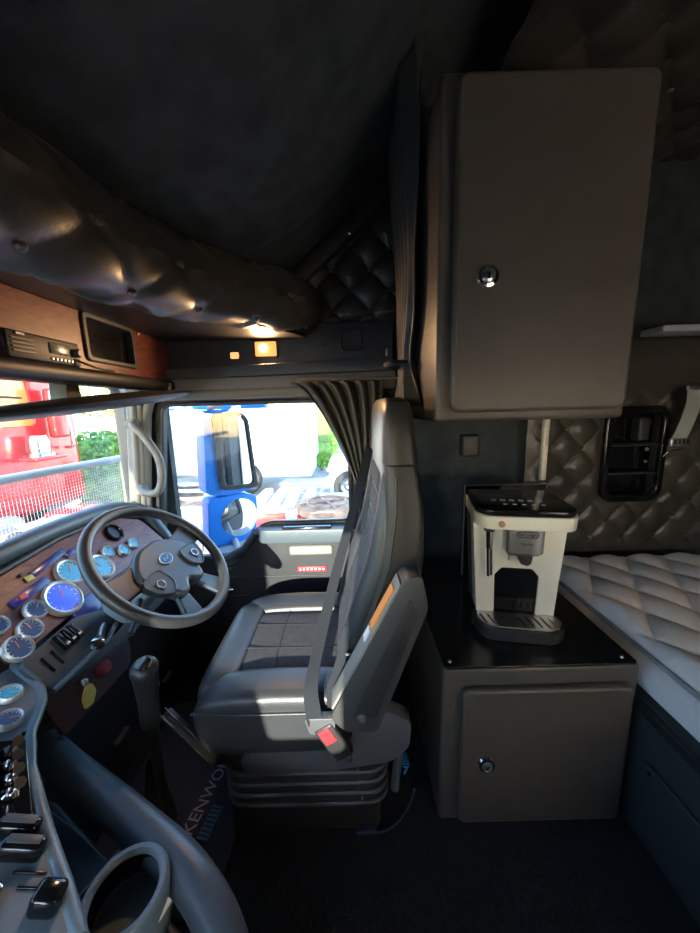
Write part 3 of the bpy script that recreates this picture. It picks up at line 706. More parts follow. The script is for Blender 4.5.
B().lathe([(.045, .0), (.043, .03), (.035, .08), (.026, .15), (.016, .22)], (-.60, .82, .004), n=24).build('gaiter', M['leather'], gv)
B().box((kx-.01, ky+.05, .50), (.02, .006, .012), .002).build('range_switch', M['bluehose'], gv)
hb = thing('side_lever', (-.45, .78, .0), 'slim black lever bar with chrome strips running down beside seat', 'lever')
B().bar((-.50, .76, .455), (-.375, .745, .315), .028, .020, .006).build('lever_arm', M['plastic'], hb)
for k in (-1, 1): B().bar((-.50, .752+k*.011-.004, .470), (-.385, .737+k*.011-.004, .343), .003, .003).build('chrome_strip', M['chrome'], hb)
B().bar((-.378, .748, .315), (-.372, .80, .27), .03, .02, .006).build('lever_foot', M['plastic'], hb)
fm = thing('floor_mat', (-.5, .95, 0), 'black floor mat with KENWORTH lettering in front of the driver seat', 'floor mat')
B().box((-.56, .93, .006), (.40, .62, .012), .005).build('mat_body', M['mat'], fm)
TM = Matrix.Translation((-.507, .768, .0145)) @ Matrix.Rotation(math.radians(79), 4, 'Z')
B(TM).box((.145, .0, 0), (.33, .062, .003), .001).build('name_patch', M['maroon'], fm)
text('KENWORTH', TM @ Matrix.Translation((.012, .0, .0018)), .052, M['greyprint'], fm, sx=.95, align='LEFT')
st_ = B(TM).box((.055, -.050, 0), (.085, .034, .003), .001).build('grille_patch', M['bluepatch'], fm)
for k in range(7): B(TM).box((.020+k*.0115, -.050, .002), (.004, .030, .001)).build('grille_line', M['mat'], st_, smooth=False)
# pedals under the dash
for i, (x, y) in enumerate(((-.80, .95), (-.80, 1.08), (-.78, 1.20))):
    p_ = thing('pedal', (x, y, .02), ['leftmost black foot pedal under the dash', 'middle black foot pedal under the dash', 'black accelerator pedal nearest the door'][i], 'pedal', 'foot pedals')
    B().box((x, y, .14), (.02, .07, .09), .008, Matrix.Rotation(.5, 3, 'Y')).build('pad', M['mat'], p_)
    B().bar((x, y, .14), (x-.10, y, .30), .014, .014, .003).build('arm', M['plastic'], p_)

# ================================================================== DRIVER SEAT
dsx = thing('driver_seat', (-.15, 1.0, 0), 'charcoal leather driver seat with folded armrest, facing the steering wheel', 'seat')
def cush(x0, x1, y0, y1, z0, z1, r, m, name, crown=.0, par=dsx, front=0, n=18):
    """soft block: a superellipsoid box with a crowned top and a rounded front"""
    b_ = B(); nb, na = 40, 24
    def f(u, v):
        th = 2*PI*u; ph = PI*(v-.5); e1, e2 = .30, .30
        sg = lambda w, e: math.copysign(abs(w)**e, w)
        X = sg(math.cos(ph), e1)*sg(math.cos(th), e2); Y = sg(math.cos(ph), e1)*sg(math.sin(th), e2); Z = sg(math.sin(ph), e1)
        x = (x0+x1)/2+X*(x1-x0)/2; y = (y0+y1)/2+Y*(y1-y0)/2; z = (z0+z1)/2+Z*(z1-z0)/2
        if Z > 0: z += crown*(1-X*X)*(1-Y*Y)
        if front: z -= front*max(0, -X-.1)**2
        return (x, y, z)
    b_.grid(64, 32, f); bmesh.ops.remove_doubles(b_.bm, verts=b_.bm.verts[:], dist=.0003)
    return b_.build(name, m, par)
cush(-.445, .02, .745, 1.27, .315, .455, .05, M['leather_grey'], 'cushion_base', front=.02)
cush(-.435, .00, .745, .865, .345, .500, .05, M['leather_grey'], 'cushion_bolster', .008, front=.035)
cush(-.435, .00, 1.155, 1.270, .345, .495, .05, M['leather_grey'], 'cushion_bolster', .008, front=.035)
cush(-.450, -.33, .80, 1.225, .345, .488, .05, M['leather_grey'], 'cushion_front', .006, front=.02)
ci = cush(-.375, .00, .855, 1.165, .36, .484, .03, M['fabric_seat'], 'cushion_insert', .004)
for y in (.95, 1.065): B().bar((-.36, y, .4885), (.0, y, .4865), .002, .002).build('stitch_line', M['leather'], ci)
B().bar((-.24, .87, .489), (-.24, 1.15, .487), .002, .002).build('stitch_line', M['leather'], ci)
B().tube([(-.43, .752, .455), (-.30, .743, .458), (-.10, .743, .458), (.0, .748, .46)], .0035, 8).build('piping', M['leather'], dsx)
# backrest (sections from base to top)
bk = B(); sec = [(.40, -.075, .085, .80, 1.22), (.46, -.062, .115, .785, 1.235), (.56, -.036, .135, .775, 1.245), (.70, .012, .165, .77, 1.25), (.84, .060, .187, .772, 1.248), (.97, .078, .186, .780, 1.240),
     (1.06, .080, .176, .79, 1.23), (1.10, .078, .168, .80, 1.21), (1.16, .078, .155, .81, 1.20), (1.20, .082, .148, .82, 1.19)]
bk.loft([(.39, -.05, .06, .83, 1.19)]+sec+[(1.21, .09, .14, .86, 1.15)], 48, 6).build('backrest', M['leather'], dsx)
def side(z):
    for a, b in zip(sec, sec[1:]):
        if a[0] <= z <= b[0]:
            t = (z-a[0])/(b[0]-a[0]); return [a[i]*(1-t)+b[i]*t for i in range(5)]
    return list(sec[-1])
for sgn in (0, 1):
    P = []; Rr = []
    for k in range(17):
        z = .47+k*(1.10-.47)/16; s_ = side(z); w = .040*math.sin(PI*min(1, max(.16, (k+1)/17)))**.45
        P.append((s_[1]+.018, (s_[3]+.045) if sgn == 0 else (s_[4]-.045), z)); Rr.append(w)
    B().tube(P, Rr, 18).build('backrest_bolster', M['leather_grey'], dsx)
ri = B()
def rib(u, v):
    z = .50+.56*v; s_ = side(z); y = .86+.30*u
    return (s_[1]+.004-.012*abs(math.sin(PI*v*(7 if v < .5 else 7)))**.5*min(1, min(u, 1-u)*8), y, z)
ri.grid(20, 90, rib).build('backrest_insert', M['fabric_seat'], dsx)
B().loft([(1.085, .082, .172, .792, 1.225), (1.092, .074, .174, .786, 1.230), (1.15, .074, .166, .790, 1.224), (1.21, .076, .160, .797, 1.214), (1.238, .082, .152, .81, 1.20), (1.250, .090, .135, .84, 1.175)], 48, 5).build('headrest', M['leather'], dsx)
B().tube([(s_[1]+.03, s_[3]-.001, s_[0]) for s_ in sec[1:7]], .0035, 8).build('piping', M['leather_grey'], dsx)
for k in range(5): B().tube([(-.055+k*.008, .772, .50+k*.026), (-.02+k*.010, .766, .492+k*.027), (.02+k*.010, .77, .50+k*.028)], .006, 8).build('side_pleat', M['leather_grey'], dsx)
# folded armrest on the near side
ap_ = rounded([(-.062, .515), (-.028, .478), (.048, .472), (.165, .79), (.150, .868), (.112, .862), (.085, .81)], .016)
ar = B().prism(ap_, .672, .735, 'y', .008).build('armrest', M['plastic_g'], dsx)
ar['label'] = 'folded grey armrest with orange sticker'
B().prism(rounded([(-.010, .520), (.045, .515), (.140, .775), (.125, .815), (.115, .80)], .012), .668, .674, 'y', .002).build('armrest_pad', M['leather'], ar)
def onedge(t0, t1, w, m, nm, off=.0):
    a, c_ = Vector((-.060, .53)), Vector((.108, .855)); d_ = (c_-a).normalized(); nn = Vector((-d_.y, d_.x))
    p0, p1 = a.lerp(c_, t0)+nn*off, a.lerp(c_, t1)+nn*off
    return B().bar((p0.x, .700, p0.y), (p1.x, .700, p1.y), w, .006, .001).build(nm, m, ar)
onedge(.03, .98, .054, M['plastic_l'], 'armrest_edge', .001)
lb = onedge(.62, .92, .030, M['orangelab'], 'sticker', .005)
onedge(.52, .60, .022, M['whiteprint'], 'sticker', .005)
B().lathe([(.012, .0), (.012, .006), (.008, .008), (.006, .003), (0, .003)], (.012, .670, .520), (0, -1, 0), 20).build('pivot_bolt', M['plastic_m'], ar)
# side shroud, pan and suspension
B().prism(rounded([(-.13, .43), (-.02, .405), (.06, .455), (.145, .41), (.140, .33), (.09, .285), (-.06, .262), (-.30, .255), (-.32, .30)], .02), .755, .80, 'y', .010).build('side_shroud', M['plastic_m'], dsx)
B().box((-.15, 1.0, .30), (.50, .46, .08), .02).build('seat_pan', M['plastic'], dsx)
B().cyl((-.02, .757, .305), (-.02, .748, .305), .006).build('shroud_screw', M['steel'], dsx)
bl = B(); rr_ = []
for k in range(9):
    z = .125+k*.0172; o_ = .034 if k % 2 else 0; rr_.append((z, -.345-o_, .055+o_, .79-o_, 1.21+o_))
bl.loft(rr_, 40, 7).build('suspension_bellows', M['mat'], dsx, smooth=False)
for k in range(4):
    z = .142+k*.0344; B().tube([(a, b, z) for a, b in rpoly(-.372, .765, .082, 1.243, .05)], .007, 8, closed=True).build('bellows_ridge', M['plastic_g'], dsx)  # paler ridges over a darker body put the fold shading into colour
B().box((-.155, 1.0, .065), (.44, .42, .13), .02).build('pedestal', M['plastic'], dsx)
B().cyl((.0, .765, .255), (.01, .765, .15), .0025).build('release_wire', M['steel'], dsx)
B().cyl((.12, .80, .30), (.105, .80, .14), .012).build('shock_absorber', M['plastic_m'], dsx)
# belt buckle on its strap
bb = thing('belt_buckle', (-.09, .72, .38), 'black seat belt buckle with red button on the near side of driver seat', 'buckle')
B().prism(rounded([(-.128, .485), (-.050, .485), (-.056, .440), (-.116, .440)], .010), .700, .722, 'y', .004).build('latch_plate', M['plastic_m'], bb)
B().bar((-.085, .708, .462), (-.030, .708, .370), .024, .050, .007).build('buckle_body', M['plastic'], bb)
B().bar((-.083, .6945, .458), (-.062, .6945, .423), .003, .030, .001).build('release_button', M['redplastic'], bb)
# shoulder belt
sb = thing('seat_belt', (.05, 1.3, .6), 'black shoulder belt running from the rear pillar down across driver backrest', 'seat belt')
B().ribbon(bez([(.085, 1.40, 1.06), (.045, 1.36, .93), (.0, 1.22, .82), (-.05, 1.05, .705), (-.09, .88, .605), (-.112, .75, .545), (-.106, .708, .50), (-.10, .704, .468)], 8), .038, .002, (.8, .2, .5)).build('webbing', M['web_b'], sb)
B().torus((.085, 1.41, 1.07), .024, .005, (.3, -1, .2), 20, 8).build('guide_loop', M['plastic'], sb)
B().ribbon(bez([(-.015, .80, .66), (-.040, .765, .58), (-.062, .742, .53), (-.060, .728, .49)], 6), .024, .003, (1, 0, .5)).build('lap_strap', M['web_b'], sb)
# coiled blue air hose and floor cable behind the seat
hs = B(); P = []
for k in range(150):
    t = k/149; a = t*2*PI*9; c_ = Vector((.118+.035*t, .90, .20-.10*t)); P.append(c_+Vector((.012*math.cos(a), .012*math.sin(a), -.002*t)))
tag(hs.tube([(.09, .93, .27)]+P+[(.15, .90, .06)], .0036, 7).build('coil_hose', M['bluehose']), 'short coiled bright blue air hose behind the base of driver seat', 'hose')
tag(B().tube(bez([(.175, .86, .055), (.155, .84, .018), (.11, .80, .012), (.06, .78, .012), (.0, .79, .014)], 8), .004, 8).build('floor_cable', M['navy']), 'dark blue cable with a plug lying on the carpet beside the lower cupboard', 'cable')
B().box((.02, .782, .016), (.06, .022, .016), .006).build('plug', M['navy'], bpy.data.objects['floor_cable'])

# ================================================================== CUPBOARDS
def cupboard(name, x0, x1, y0, y1, z0, z1, label, dx0, dx1, dz0, dz1, kx, kz):
    t = thing(name, ((x0+x1)/2, (y0+y1)/2, z0), label, 'cupboard')
    B().box(((x0+x1)/2, (y0+y1)/2+.006, (z0+z1)/2), (x1-x0, y1-y0-.012, z1-z0), .012, seg=4).build('carcass', M['cabinet'], t)
    d_ = plate('door', XZ(y0), rpoly(dx0, dz0, dx1, dz1, .022), M['cabinet'], t, .026, .009)
    k = B().lathe([(.024, 0), (.025, .004), (.022, .010), (.016, .012), (.014, .006), (0, .006)], (kx, y0-.012, kz), (0, -1, 0), 32).build('lock_ring', M['chrome'], d_)
    B().lathe([(.0145, 0), (.0145, .010), (.010, .013), (0, .013)], (kx, y0-.013, kz), (0, -1, 0), 24).build('lock_button', M['steel'], k)
    B().box((kx, y0-.0275, kz-.001), (.004, .002, .012), .001).build('key_slot', M['gloss'], k)
    return t
lc = cupboard('lower_cupboard', .238, .785, .800, 1.48, .0, .514, 'taupe metal floor cupboard with glossy black top carrying the coffee machine', .288, .758, .022, .466, .360, .234)
plate('top_sheet', Matrix.Translation((0, 0, .5165)), rpoly(.246, .812, .778, 1.478, .012), M['cab_top'], lc, .008, .002)
for x, y in ((.265, .836), (.748, .836), (.265, 1.44), (.748, 1.44)): B().lathe([(0, .0045), (.005, .004), (.006, 0)], (x, y, .5205), n=14).build('screw', M['chrome'], lc)
uc = cupboard('upper_cupboard', .208, .662, .804, 1.48, 1.188, 1.902, 'tall taupe metal wall cupboard hung under the roof above the coffee machine', .238, .645, 1.210, 1.882, .308, 1.500)
# black splash board behind the machine
sbd = thing('splash_board', (.61, 1.30, .5205), 'thin black board standing behind the coffee machine', 'board')
plate('board', XZ(1.31), rpoly(.450, .521, .780, .915, .008), M['gloss'], sbd, .012, .002)
B().tube([(.453, 1.30, .535), (.453, 1.30, .912), (.778, 1.30, .912)], .004, 8).build('edge_strip', M['plastic_m'], sbd)
po = B().box((.775, 1.33, 1.055), (.022, .02, .27), .004).build('support_post', M['cream']); tag(po, 'narrow pale upright strip between upper cupboard and splash board', 'post')
po2 = B().box((.50, 1.40, 1.06), (.07, .05, .09), .008).build('wall_socket', M['plastic']); tag(po2, 'small black socket box on the wall above the coffee machine', 'socket')

# ================================================================== COFFEE MACHINE
cm = thing('coffee_machine', (.465, 1.05, .5265), 'champagne and black espresso machine standing on the lower cupboard', 'coffee machine')
x0, x1, yf, yb = .335, .600, .985, 1.16
MZ = .5265
front = rounded([(x0, MZ+.035), (x0+.062, MZ+.035), (x0+.062, .685), (x0+.085, .708), (x1-.085, .708), (x1-.062, .685), (x1-.062, MZ+.035), (x1, MZ+.035), (x1+.003, .86), (x0-.003, .86)], .006)
B().prism(front, yf, yf+.05, 'y', .004).build('front_panel', M['cream'], cm)
B().box(((x0+x1)/2, (yf+yb)/2+.03, (MZ+.87)/2+.005), (x1-x0-.004, yb-yf-.055, .87-MZ-.01), .01).build('body', M['plastic'], cm)
for x in (x0+.003, x1-.003): B().box((x, yf+.045, .72), (.008, .05, .30), .003).build('side_panel', M['cream'], cm)
tb = rounded([(x0-.006, yf-.05), (x0+.02, yf-.088), (x1-.02, yf-.088), (x1+.006, yf-.05), (x1+.004, yb), (x0-.004, yb)], .03)
B().prism(tb, .852, .888, 'z', .006).build('top_band', M['cream'], cm)
tl = B().prism(rounded([(x0-.002, yf-.046), (x0+.024, yf-.082), (x1-.024, yf-.082), (x1+.002, yf-.046), (x1, yb-.002), (x0, yb-.002)], .03), .887, .903, 'z', .005).build('control_panel', M['gloss'], cm)
for k in range(6): B().lathe([(.0075, 0), (.0075, .001), (.0065, .001), (.0065, 0)], (x0+.062+k*.026, yf+.030, .903), n=16, close=True).build('touch_icon', M['silver'], tl)
for k in range(5): B().box((x0+.085+k*.026, yf-.015, .9035), (.010, .006, .001)).build('touch_icon', M['whiteprint'], tl, smooth=False)
# spout block
sp_ = B().loft([(.765, .425, .520, yf-.045, yf+.01), (.775, .418, .527, yf-.055, yf+.01), (.850, .418, .527, yf-.055, yf+.01)], 32, 5).build('spout_housing', M['steel'], cm)
TL = XZ(yf-.0562)
B().tube([(p[0], yf-.0565, p[1]) for p in rpoly(.445, .822, .505, .838, .0078)], .0010, 6, closed=True).build('badge_outline', M['gloss'], sp_)
text("De'Longhi", TL @ Matrix.Translation((.475, .830, 0)), .0125, M['gloss'], sp_, depth=.0004)
text("Magnifica", TL @ Matrix.Translation((.475, .803, 0)), .0095, M['plastic_m'], sp_, depth=.0003)
B().prism(rounded([(.452, .768), (.500, .768), (.496, .740), (.486, .733), (.466, .738)], .004), yf-.040, yf-.005, 'y', .003).build('spout', M['plastic'], cm)
B().cyl((.436, yf-.02, .768), (.436, yf-.02, .742), .004).build('water_nozzle', M['steel'], cm)
# milk wand
wd_ = B().cyl((.375, yf-.022, .825), (.375, yf-.022, .775), .0105, n=20).build('milk_wand', M['chrome'], cm)
B().cyl((.372, yf-.022, .777), (.372, yf-.022, .690), .0055).build('steam_tube', M['chrome'], wd_)
B().cyl((.382, yf-.020, .777), (.382, yf-.020, .692), .0040).build('steam_tube', M['chrome'], wd_)
B().lathe([(0, .012), (.016, .010), (.018, 0)], (.378, yf-.006, .832), (0, -1, 0)).build('wand_socket', M['plastic_g'], cm)
B().lathe([(.009, 0), (.009, .004), (0, .005)], (.395, yf-.087, .868), (0, -1, 0)).build('front_emblem', M['rust'], cm)
B().box(((x0+x1)/2, yf+.03, .625), (.14, .05, .15)).build('cup_bay', M['gloss'], cm, smooth=False)
# drip tray
tr = rounded([(x0+.002, yf+.02), (x0+.004, .945), (x0+.035, .895), (x1-.035, .895), (x1+.006, .945), (x1-.004, yf+.02)], .03)
B().prism(tr, MZ+.001, MZ+.040, 'z', .006).build('drip_tray', M['plastic'], cm)
gp = [(x0+.018, yf-.002), (x0+.012, .948), (x0+.042, .905), (x1-.042, .905), (x1-.004, .948), (x1-.012, yf-.002)]
slots = []
for k in range(10):
    xx = x0+.034+k*.0225
    if .405 < xx < .478: continue
    slots.append([(xx, .918), (xx+.007, .918), (xx-.006, .968), (xx-.013, .968)])
plate('drip_grille', Matrix.Translation((0, 0, MZ+.042)), rounded(gp, .02), M['steel'], cm, .004, .001, holes=slots)

def warp(o):
    wz = ORG[o.name]
    if o.type == 'MESH' and not o.name.startswith('drip'):
        for v in o.data.vertices:
            p = v.co+wz; k = .87+.15*max(0, min(1, (p.z-.555)/.33)); zz = MZ+(p.z-MZ)*1.085
            v.co = Vector((.4675+(p.x-.4675)*k, p.y, zz))-wz
    for c_ in COL.objects:
        if c_.parent == o: warp(c_)
warp(cm)
cm.rotation_euler.z = math.radians(-11); cm.location = (.526, 1.05, .5205)

# ================================================================== BUNK
bunk = thing('bunk_base', (1.22, .4, 0), 'dark grey bunk base box with drawer front under the quilted mattress', 'bunk')
B().box((1.225, .41, .205), (.87, 2.10, .41), .012).build('box', M['plastic_g'], bunk)
dr = plate('drawer_front', frame((.788, 0, 0), (-1, 0, 0), (0, 1, 0)), [(-a, b) for a, b in ((0, 0),)] if False else rpoly(-.40, .045, .755, .262, .02), M['plastic_g'], bunk, .014, .004) if False else None
fb = frame((.787, 0, 0), (-1, 0, 0), (0, -1, 0))
dr = plate('drawer_front', fb, rpoly(-.765, .040, -.12, .262, .02), M['plastic_g'], bunk, .012, .004)
B().box((.778, .52, .205), (.016, .12, .032), .006).build('drawer_handle', M['gloss'], dr)
B().cyl((.782, .74, .245), (.777, .74, .245), .006).build('drawer_screw', M['chrome'], dr)
B().box((.784, .41, .395), (.014, 2.08, .030), .006).build('top_rail', M['plastic'], bunk)
mt = thing('mattress', (1.22, .45, .41), 'ivory diamond-quilted mattress lying on the bunk', 'mattress')
def mtop(u, v):
    x = .865+.80*u; y = -.50+1.985*v
    e = min(u*.80, (1-u)*.80, v*1.985, (1-v)*1.985); edge_ = min(1, e/.05); edge_ = 1-(1-edge_)**2.5
    z = .488+.026*edge_+tuft_h(x+.03, y, .17, .26, .022)*edge_
    return (x, y, z)
B().grid(150, 300, mtop).build('quilted_top', M['mattress'], mt)
B().loft([(.412, .825, 1.655, -.50, 1.483), (.430, .808, 1.668, -.505, 1.485), (.465, .820, 1.668, -.505, 1.485), (.492, .860, 1.666, -.500, 1.485)], 96, 40).build('side_border', M['mattress'], mt)
B().tube([(.858, -.5, .492), (.858, 1.47, .492)], .007, 10).build('piping', M['piping'], mt)
B().tube([(.820, -.5, .428), (.820, 1.47, .428)], .006, 10).build('piping', M['piping'], mt)

# tufted wall behind the bunk, cut out for the pocket
tw = thing('tufted_wall_panel', (1.25, 1.52, .50), 'black diamond-tufted vinyl wall panel behind the mattress', 'panel')
hx0, hx1, hz0, hz1 = 1.155, 1.400, .785, 1.185
def twf(u, v):
    x = .80+1.02*u; z = .52+.96*v
    e = min(1, min(u, 1-u, v, 1-v)*16)
    dx = max(hx0-x, x-hx1, 0); dz = max(hz0-z, z-hz1, 0); d_ = math.hypot(dx, dz); e *= min(1, d_/.05)
    roll_ = .05*math.exp(-((z-1.37)/.085)**2)
    h = tuft_h(x, z, .15, .17, .018)*(1 if z < 1.22 else max(0, 1-(z-1.22)/.06))
    return (x, 1.515-h*e-roll_, z)
def twskip(u, v):
    x = .80+1.02*u; z = .52+.96*v
    return hx0+.012 < x < hx1-.012 and hz0+.012 < z < hz1-.012
B().grid(160, 150, twf, skip=twskip).build('padding', M['leather_tuft'], tw)
for i in range(10, 26):
    for j in range(6, 15):
        x, z = i*.075, j*.085
        if (i+j) % 2 or not (.84 < x < 1.78 and .56 < z < 1.24): continue
        if hx0-.035 < x < hx1+.035 and hz0-.035 < z < hz1+.035: continue
        B().lathe([(0, .010), (.006, .008), (.009, .003), (.009, -.004)], (x, 1.510, z), (0, -1, 0), 14).build('tuft_button', M['button'], tw)
wp = thing('wall_pocket', (1.27, 1.52, .775), 'recessed glossy black storage pocket with rounded frame in the tufted wall', 'storage pocket')
plate('frame', XZ(1.498), rpoly(hx0-.018, hz0-.018, hx1+.018, hz1+.018, .06), M['gloss'], wp, .024, .006, holes=[rpoly(hx0+.012, hz0+.012, hx1-.012, hz1-.012, .045)])
B().box(((hx0+hx1)/2, 1.558, (hz0+hz1)/2), (hx1-hx0, .008, hz1-hz0)).build('back', M['gloss'], wp, smooth=False)
for z in (.90, 1.03): B().box(((hx0+hx1)/2, 1.525, z), (hx1-hx0-.02, .06, .008), .002).build('shelf', M['plastic'], wp)
B().box((1.31, 1.515, 1.10), (.05, .05, .10), .01).build('switch_block', M['plastic'], wp)
B().lathe([(.010, 0), (.010, .006), (0, .007)], (1.33, 1.500, 1.13), (0, -1, 0)).build('socket', M['chrome'], wp)
B().lathe([(.008, 0), (.008, .006), (0, .007)], (1.33, 1.495, 1.01), (0, -1, 0)).build('socket', M['steel'], wp)
B().lathe([(.006, 0), (.006, .006), (0, .007)], (1.33, 1.495, .955), (0, -1, 0)).build('socket', M['steel'], wp)
# bunk restraint strap
rs = thing('restraint_strap', (1.43, 1.43, 1.0), 'pale grey restraint strap with metal buckle hanging on the tufted wall', 'strap')
B().ribbon(bez([(1.452, 1.44, 1.275), (1.450, 1.435, 1.20), (1.430, 1.44, 1.10), (1.418, 1.445, 1.055)], 6), .062, .003, (1, 0, 0)).build('webbing', M['webbing'], rs)
B().box((1.452, 1.438, 1.275), (.075, .012, .022), .004).build('top_bracket', M['steel'], rs)
B().box((1.415, 1.435, 1.045), (.085, .016, .034), .005).build('buckle', M['steel'], rs)
for k in range(4): B().box((1.388+k*.018, 1.425, 1.048), (.007, .004, .02), .001).build('buckle_slot', M['plastic'], rs)
B().tube(bez([(1.45, 1.44, 1.03), (1.415, 1.43, 1.015), (1.375, 1.43, 1.01), (1.36, 1.44, .985)], 6), .0035, 8).build('hook_wire', M['chrome'], rs)
bs = B().box((1.53, 1.43, 1.500), (.60, .11, .026), .006).build('wall_ledge', M['pbl']); tag(bs, 'pale blue-grey strip ledge running along top of the tufted wall', 'ledge')
bs.data.materials[0] = M['greymetal']
# tufted lining on the rear of the roof
tr_ = thing('tufted_roof_lining', (1.0, .6, 2.2), 'dark tufted vinyl roof lining above the upper cupboard', 'lining')
B().grid(110, 130, lambda u, v: (.42+1.3*u, .2+1.34*v, 2.10+.12*u-tuft_h(.42+1.3*u, v*1.34, .2, .2, .025))).build('padding', M['leather_tuft'], tr_)
for i in range(4, 17):
    for j in range(0, 13):
        x, y = i*.1, j*.1
        if (i+j) % 2 or x < .45 or x > 1.2: continue
        B().lathe([(0, -.010), (.008, -.008), (.011, -.003), (.011, .004)], (x, y+.2, 2.10+.12*(x-.42)/1.3), n=12).build('tuft_button', M['button'], tr_)

# ================================================================== OUTSIDE
GZ = -1.35
struct(B().box((-8, 25, GZ-.05), (120, 110, .1)).build('ground', M['asphalt'], smooth=False))
gb = B().prism([(-14, 9.5), (-3.2, 7.6), (-3.0, 11.0), (-16, 12.5)], GZ, GZ+.03, 'z').build('gravel_bed', M['gravel'], smooth=False); struct(gb)

# stone guard on the outside of the windscreen
sg = thing('stone_guard', (-1.30, .9, .60), 'wire mesh stone guard with a grey tube rail outside the windscreen', 'stone guard')
B().tube(bez([(-1.30, -.5, 1.0), (-1.31, .6, 1.0), (-1.30, 1.2, .995), (-1.26, 1.85, .985)], 8), .018, 12).build('top_rail', M['greymetal'], sg)
ms = B()
for k in range(76):
    y = .75+k*.0145
    ms.box((-1.305+.045*(y-.75)/1.1, y, .80), (.0011, .0011, .40))
for k in range(27): ms.bar((-1.305, .74, .61+k*.0145), (-1.26, 1.84, .61+k*.0145), .0011, .0011)
ms.build('wire_mesh', M['greymetal'], sg, smooth=False)
B().box((-1.26, 1.85, .79), (.02, .02, .42), .005).build('end_post', M['greymetal'], sg)

# exterior mirror assembly of this truck
em = thing('mirror_assembly', (-.73, 1.95, .43), 'bright blue tall mirror housing with a smaller convex mirror beneath, outside door', 'mirror')
def slab(x0, x1, z0, z1, y0, y1, r, m, nm, par, taper=0):
    return B().prism(rounded([(x0+taper, z1), (x0, z0), (x1, z0), (x1-taper*.2, z1)], r), y0, y1, 'y', .012).build(nm, m, par)
B().prism(rounded([(-.815, 1.235), (-.835, .76), (-.72, .735), (-.60, .755), (-.625, 1.19), (-.66, 1.235)], .03), 1.90, 2.02, 'y', .015).build('main_housing', M['blue'], em)
mp_ = rounded([(-.765, 1.190), (-.755, .80), (-.62, .785), (-.640, 1.17), (-.67, 1.20)], .03)
plate('main_rim', XZ(1.892), rounded([(-.785, 1.215), (-.775, .775), (-.598, .758), (-.622, 1.18), (-.66, 1.225)], .03), M['plastic'], em, .02, .004, holes=[mp_])
plate('main_glass', XZ(1.895) @ Matrix.Rotation(0, 4, 'Y'), mp_, M['mirrorg'], em, .006)
B().prism(rounded([(-.83, .735), (-.845, .455), (-.70, .43), (-.615, .47), (-.60, .70), (-.66, .735)], .03), 1.90, 2.0, 'y', .015).build('lower_housing', M['blue'], em)
sp2 = B().lathe([(0, .030), (.03, .027), (.055, .018), (.075, 0), (0, 0)], (0, 0, 0), (0, -1, 0), 32)
for v in sp2.bm.verts: v.co = Vector((v.co.x*1.15-.695, v.co.y*.6+1.898, v.co.z*1.55+.59))
sp2.build('convex_glass', M['mirrorg'], em)
B().tube([(-.80, 1.60, 1.28), (-.78, 1.90, 1.25), (-.77, 1.95, 1.20)], .016, 10).build('upper_arm', M['greymetal'], em)
B().tube([(-.80, 1.60, .46), (-.74, 1.85, .43), (-.72, 1.95, .48)], .016, 10).build('lower_arm', M['greymetal'], em)
B().prism(rounded([(-.82, .44), (-.60, .44), (-.66, .38), (-.80, .38)], .01), 1.80, 2.0, 'y', .008).build('mount_foot', M['greymetal'], em)
em.rotation_euler.z = math.radians(42); em.scale = (1.3, 1.1, 1); em.location = (-.745, 1.97, .43)
bm_ = B().cyl((-.86, 2.4, GZ), (-.86, 2.4, 1.26), .03, n=12).box((-.93, 2.4, 1.275), (.72, .12, .075), .02).build('awning_bar', M['blue']); tag(bm_, 'bright blue bar on a post across the top of door window outside', 'bar')
bm2 = B().box((-1.18, 2.33, 1.272), (.16, .10, .05), .02).build('beacon_lens', M['pbl']); tag(bm2, 'pale blue lens at the left end of blue bar outside', 'lens')

def wheel(parent, c, r, w, ax=(0, 1, 0), nm='wheel'):
    o = B().lathe([(r*.55, -w/2), (r*.93, -w/2), (r, -w*.35), (r, w*.35), (r*.93, w/2), (r*.55, w/2), (r*.5, w*.2), (r*.5, -w*.2)], c, ax, 36, close=True).build(nm, M['tyre'], parent)
    B().lathe([(0, -w*.2), (r*.2, -w*.32), (r*.35, -w*.15), (r*.54, -w*.35), (r*.54, w*.35), (r*.35, w*.15), (r*.2, w*.32), (0, w*.2)], c, ax, 28).build('rim', M['steel'], o)
    return o
def bx(p, nm, m, x0, x1, y0, y1, z0, z1, r=.03): return B().box(((x0+x1)/2, (y0+y1)/2, (z0+z1)/2), (x1-x0, y1-y0, z1-z0), r).build(nm, m, p)

struct(B().box((1.0, 1.625, .9), (1.7, .01, 2.9)).build('trim_6', M['white'], smooth=False))
# red truck ahead
rt = thing('red_truck', (-5.3, 5.2, GZ), 'red truck cab with orange-reflecting screen parked ahead, at the left edge', 'truck')
bx(rt, 'cab', M['red'], -7.4, -4.15, 3.4, 5.2, -.55, 2.0, .12)
plate('windscreen', XZ(3.385), rounded([(-7.2, .72), (-4.35, .72), (-4.45, 1.55), (-7.2, 1.55)], .1), M['orange'], rt, .03)
plate('side_screen', frame((-4.14, 0, 0), (1, 0, 0), (0, 1, 0)), rounded([(3.55, .80), (4.45, .80), (4.40, 1.50), (3.55, 1.50)], .08), M['orange'], rt, .03)
plate('door_frame', frame((-4.13, 0, 0), (1, 0, 0), (0, 1, 0)), rounded([(3.48, -.3), (4.75, -.3), (4.75, 1.6), (3.48, 1.6)], .08), M['red'], rt, .05, .012, holes=[rounded([(3.55, .80), (4.45, .80), (4.40, 1.50), (3.55, 1.50)], .08)])
bx(rt, 'sun_visor', M['red'], -7.2, -4.2, 3.15, 3.40, 1.52, 1.64, .02)
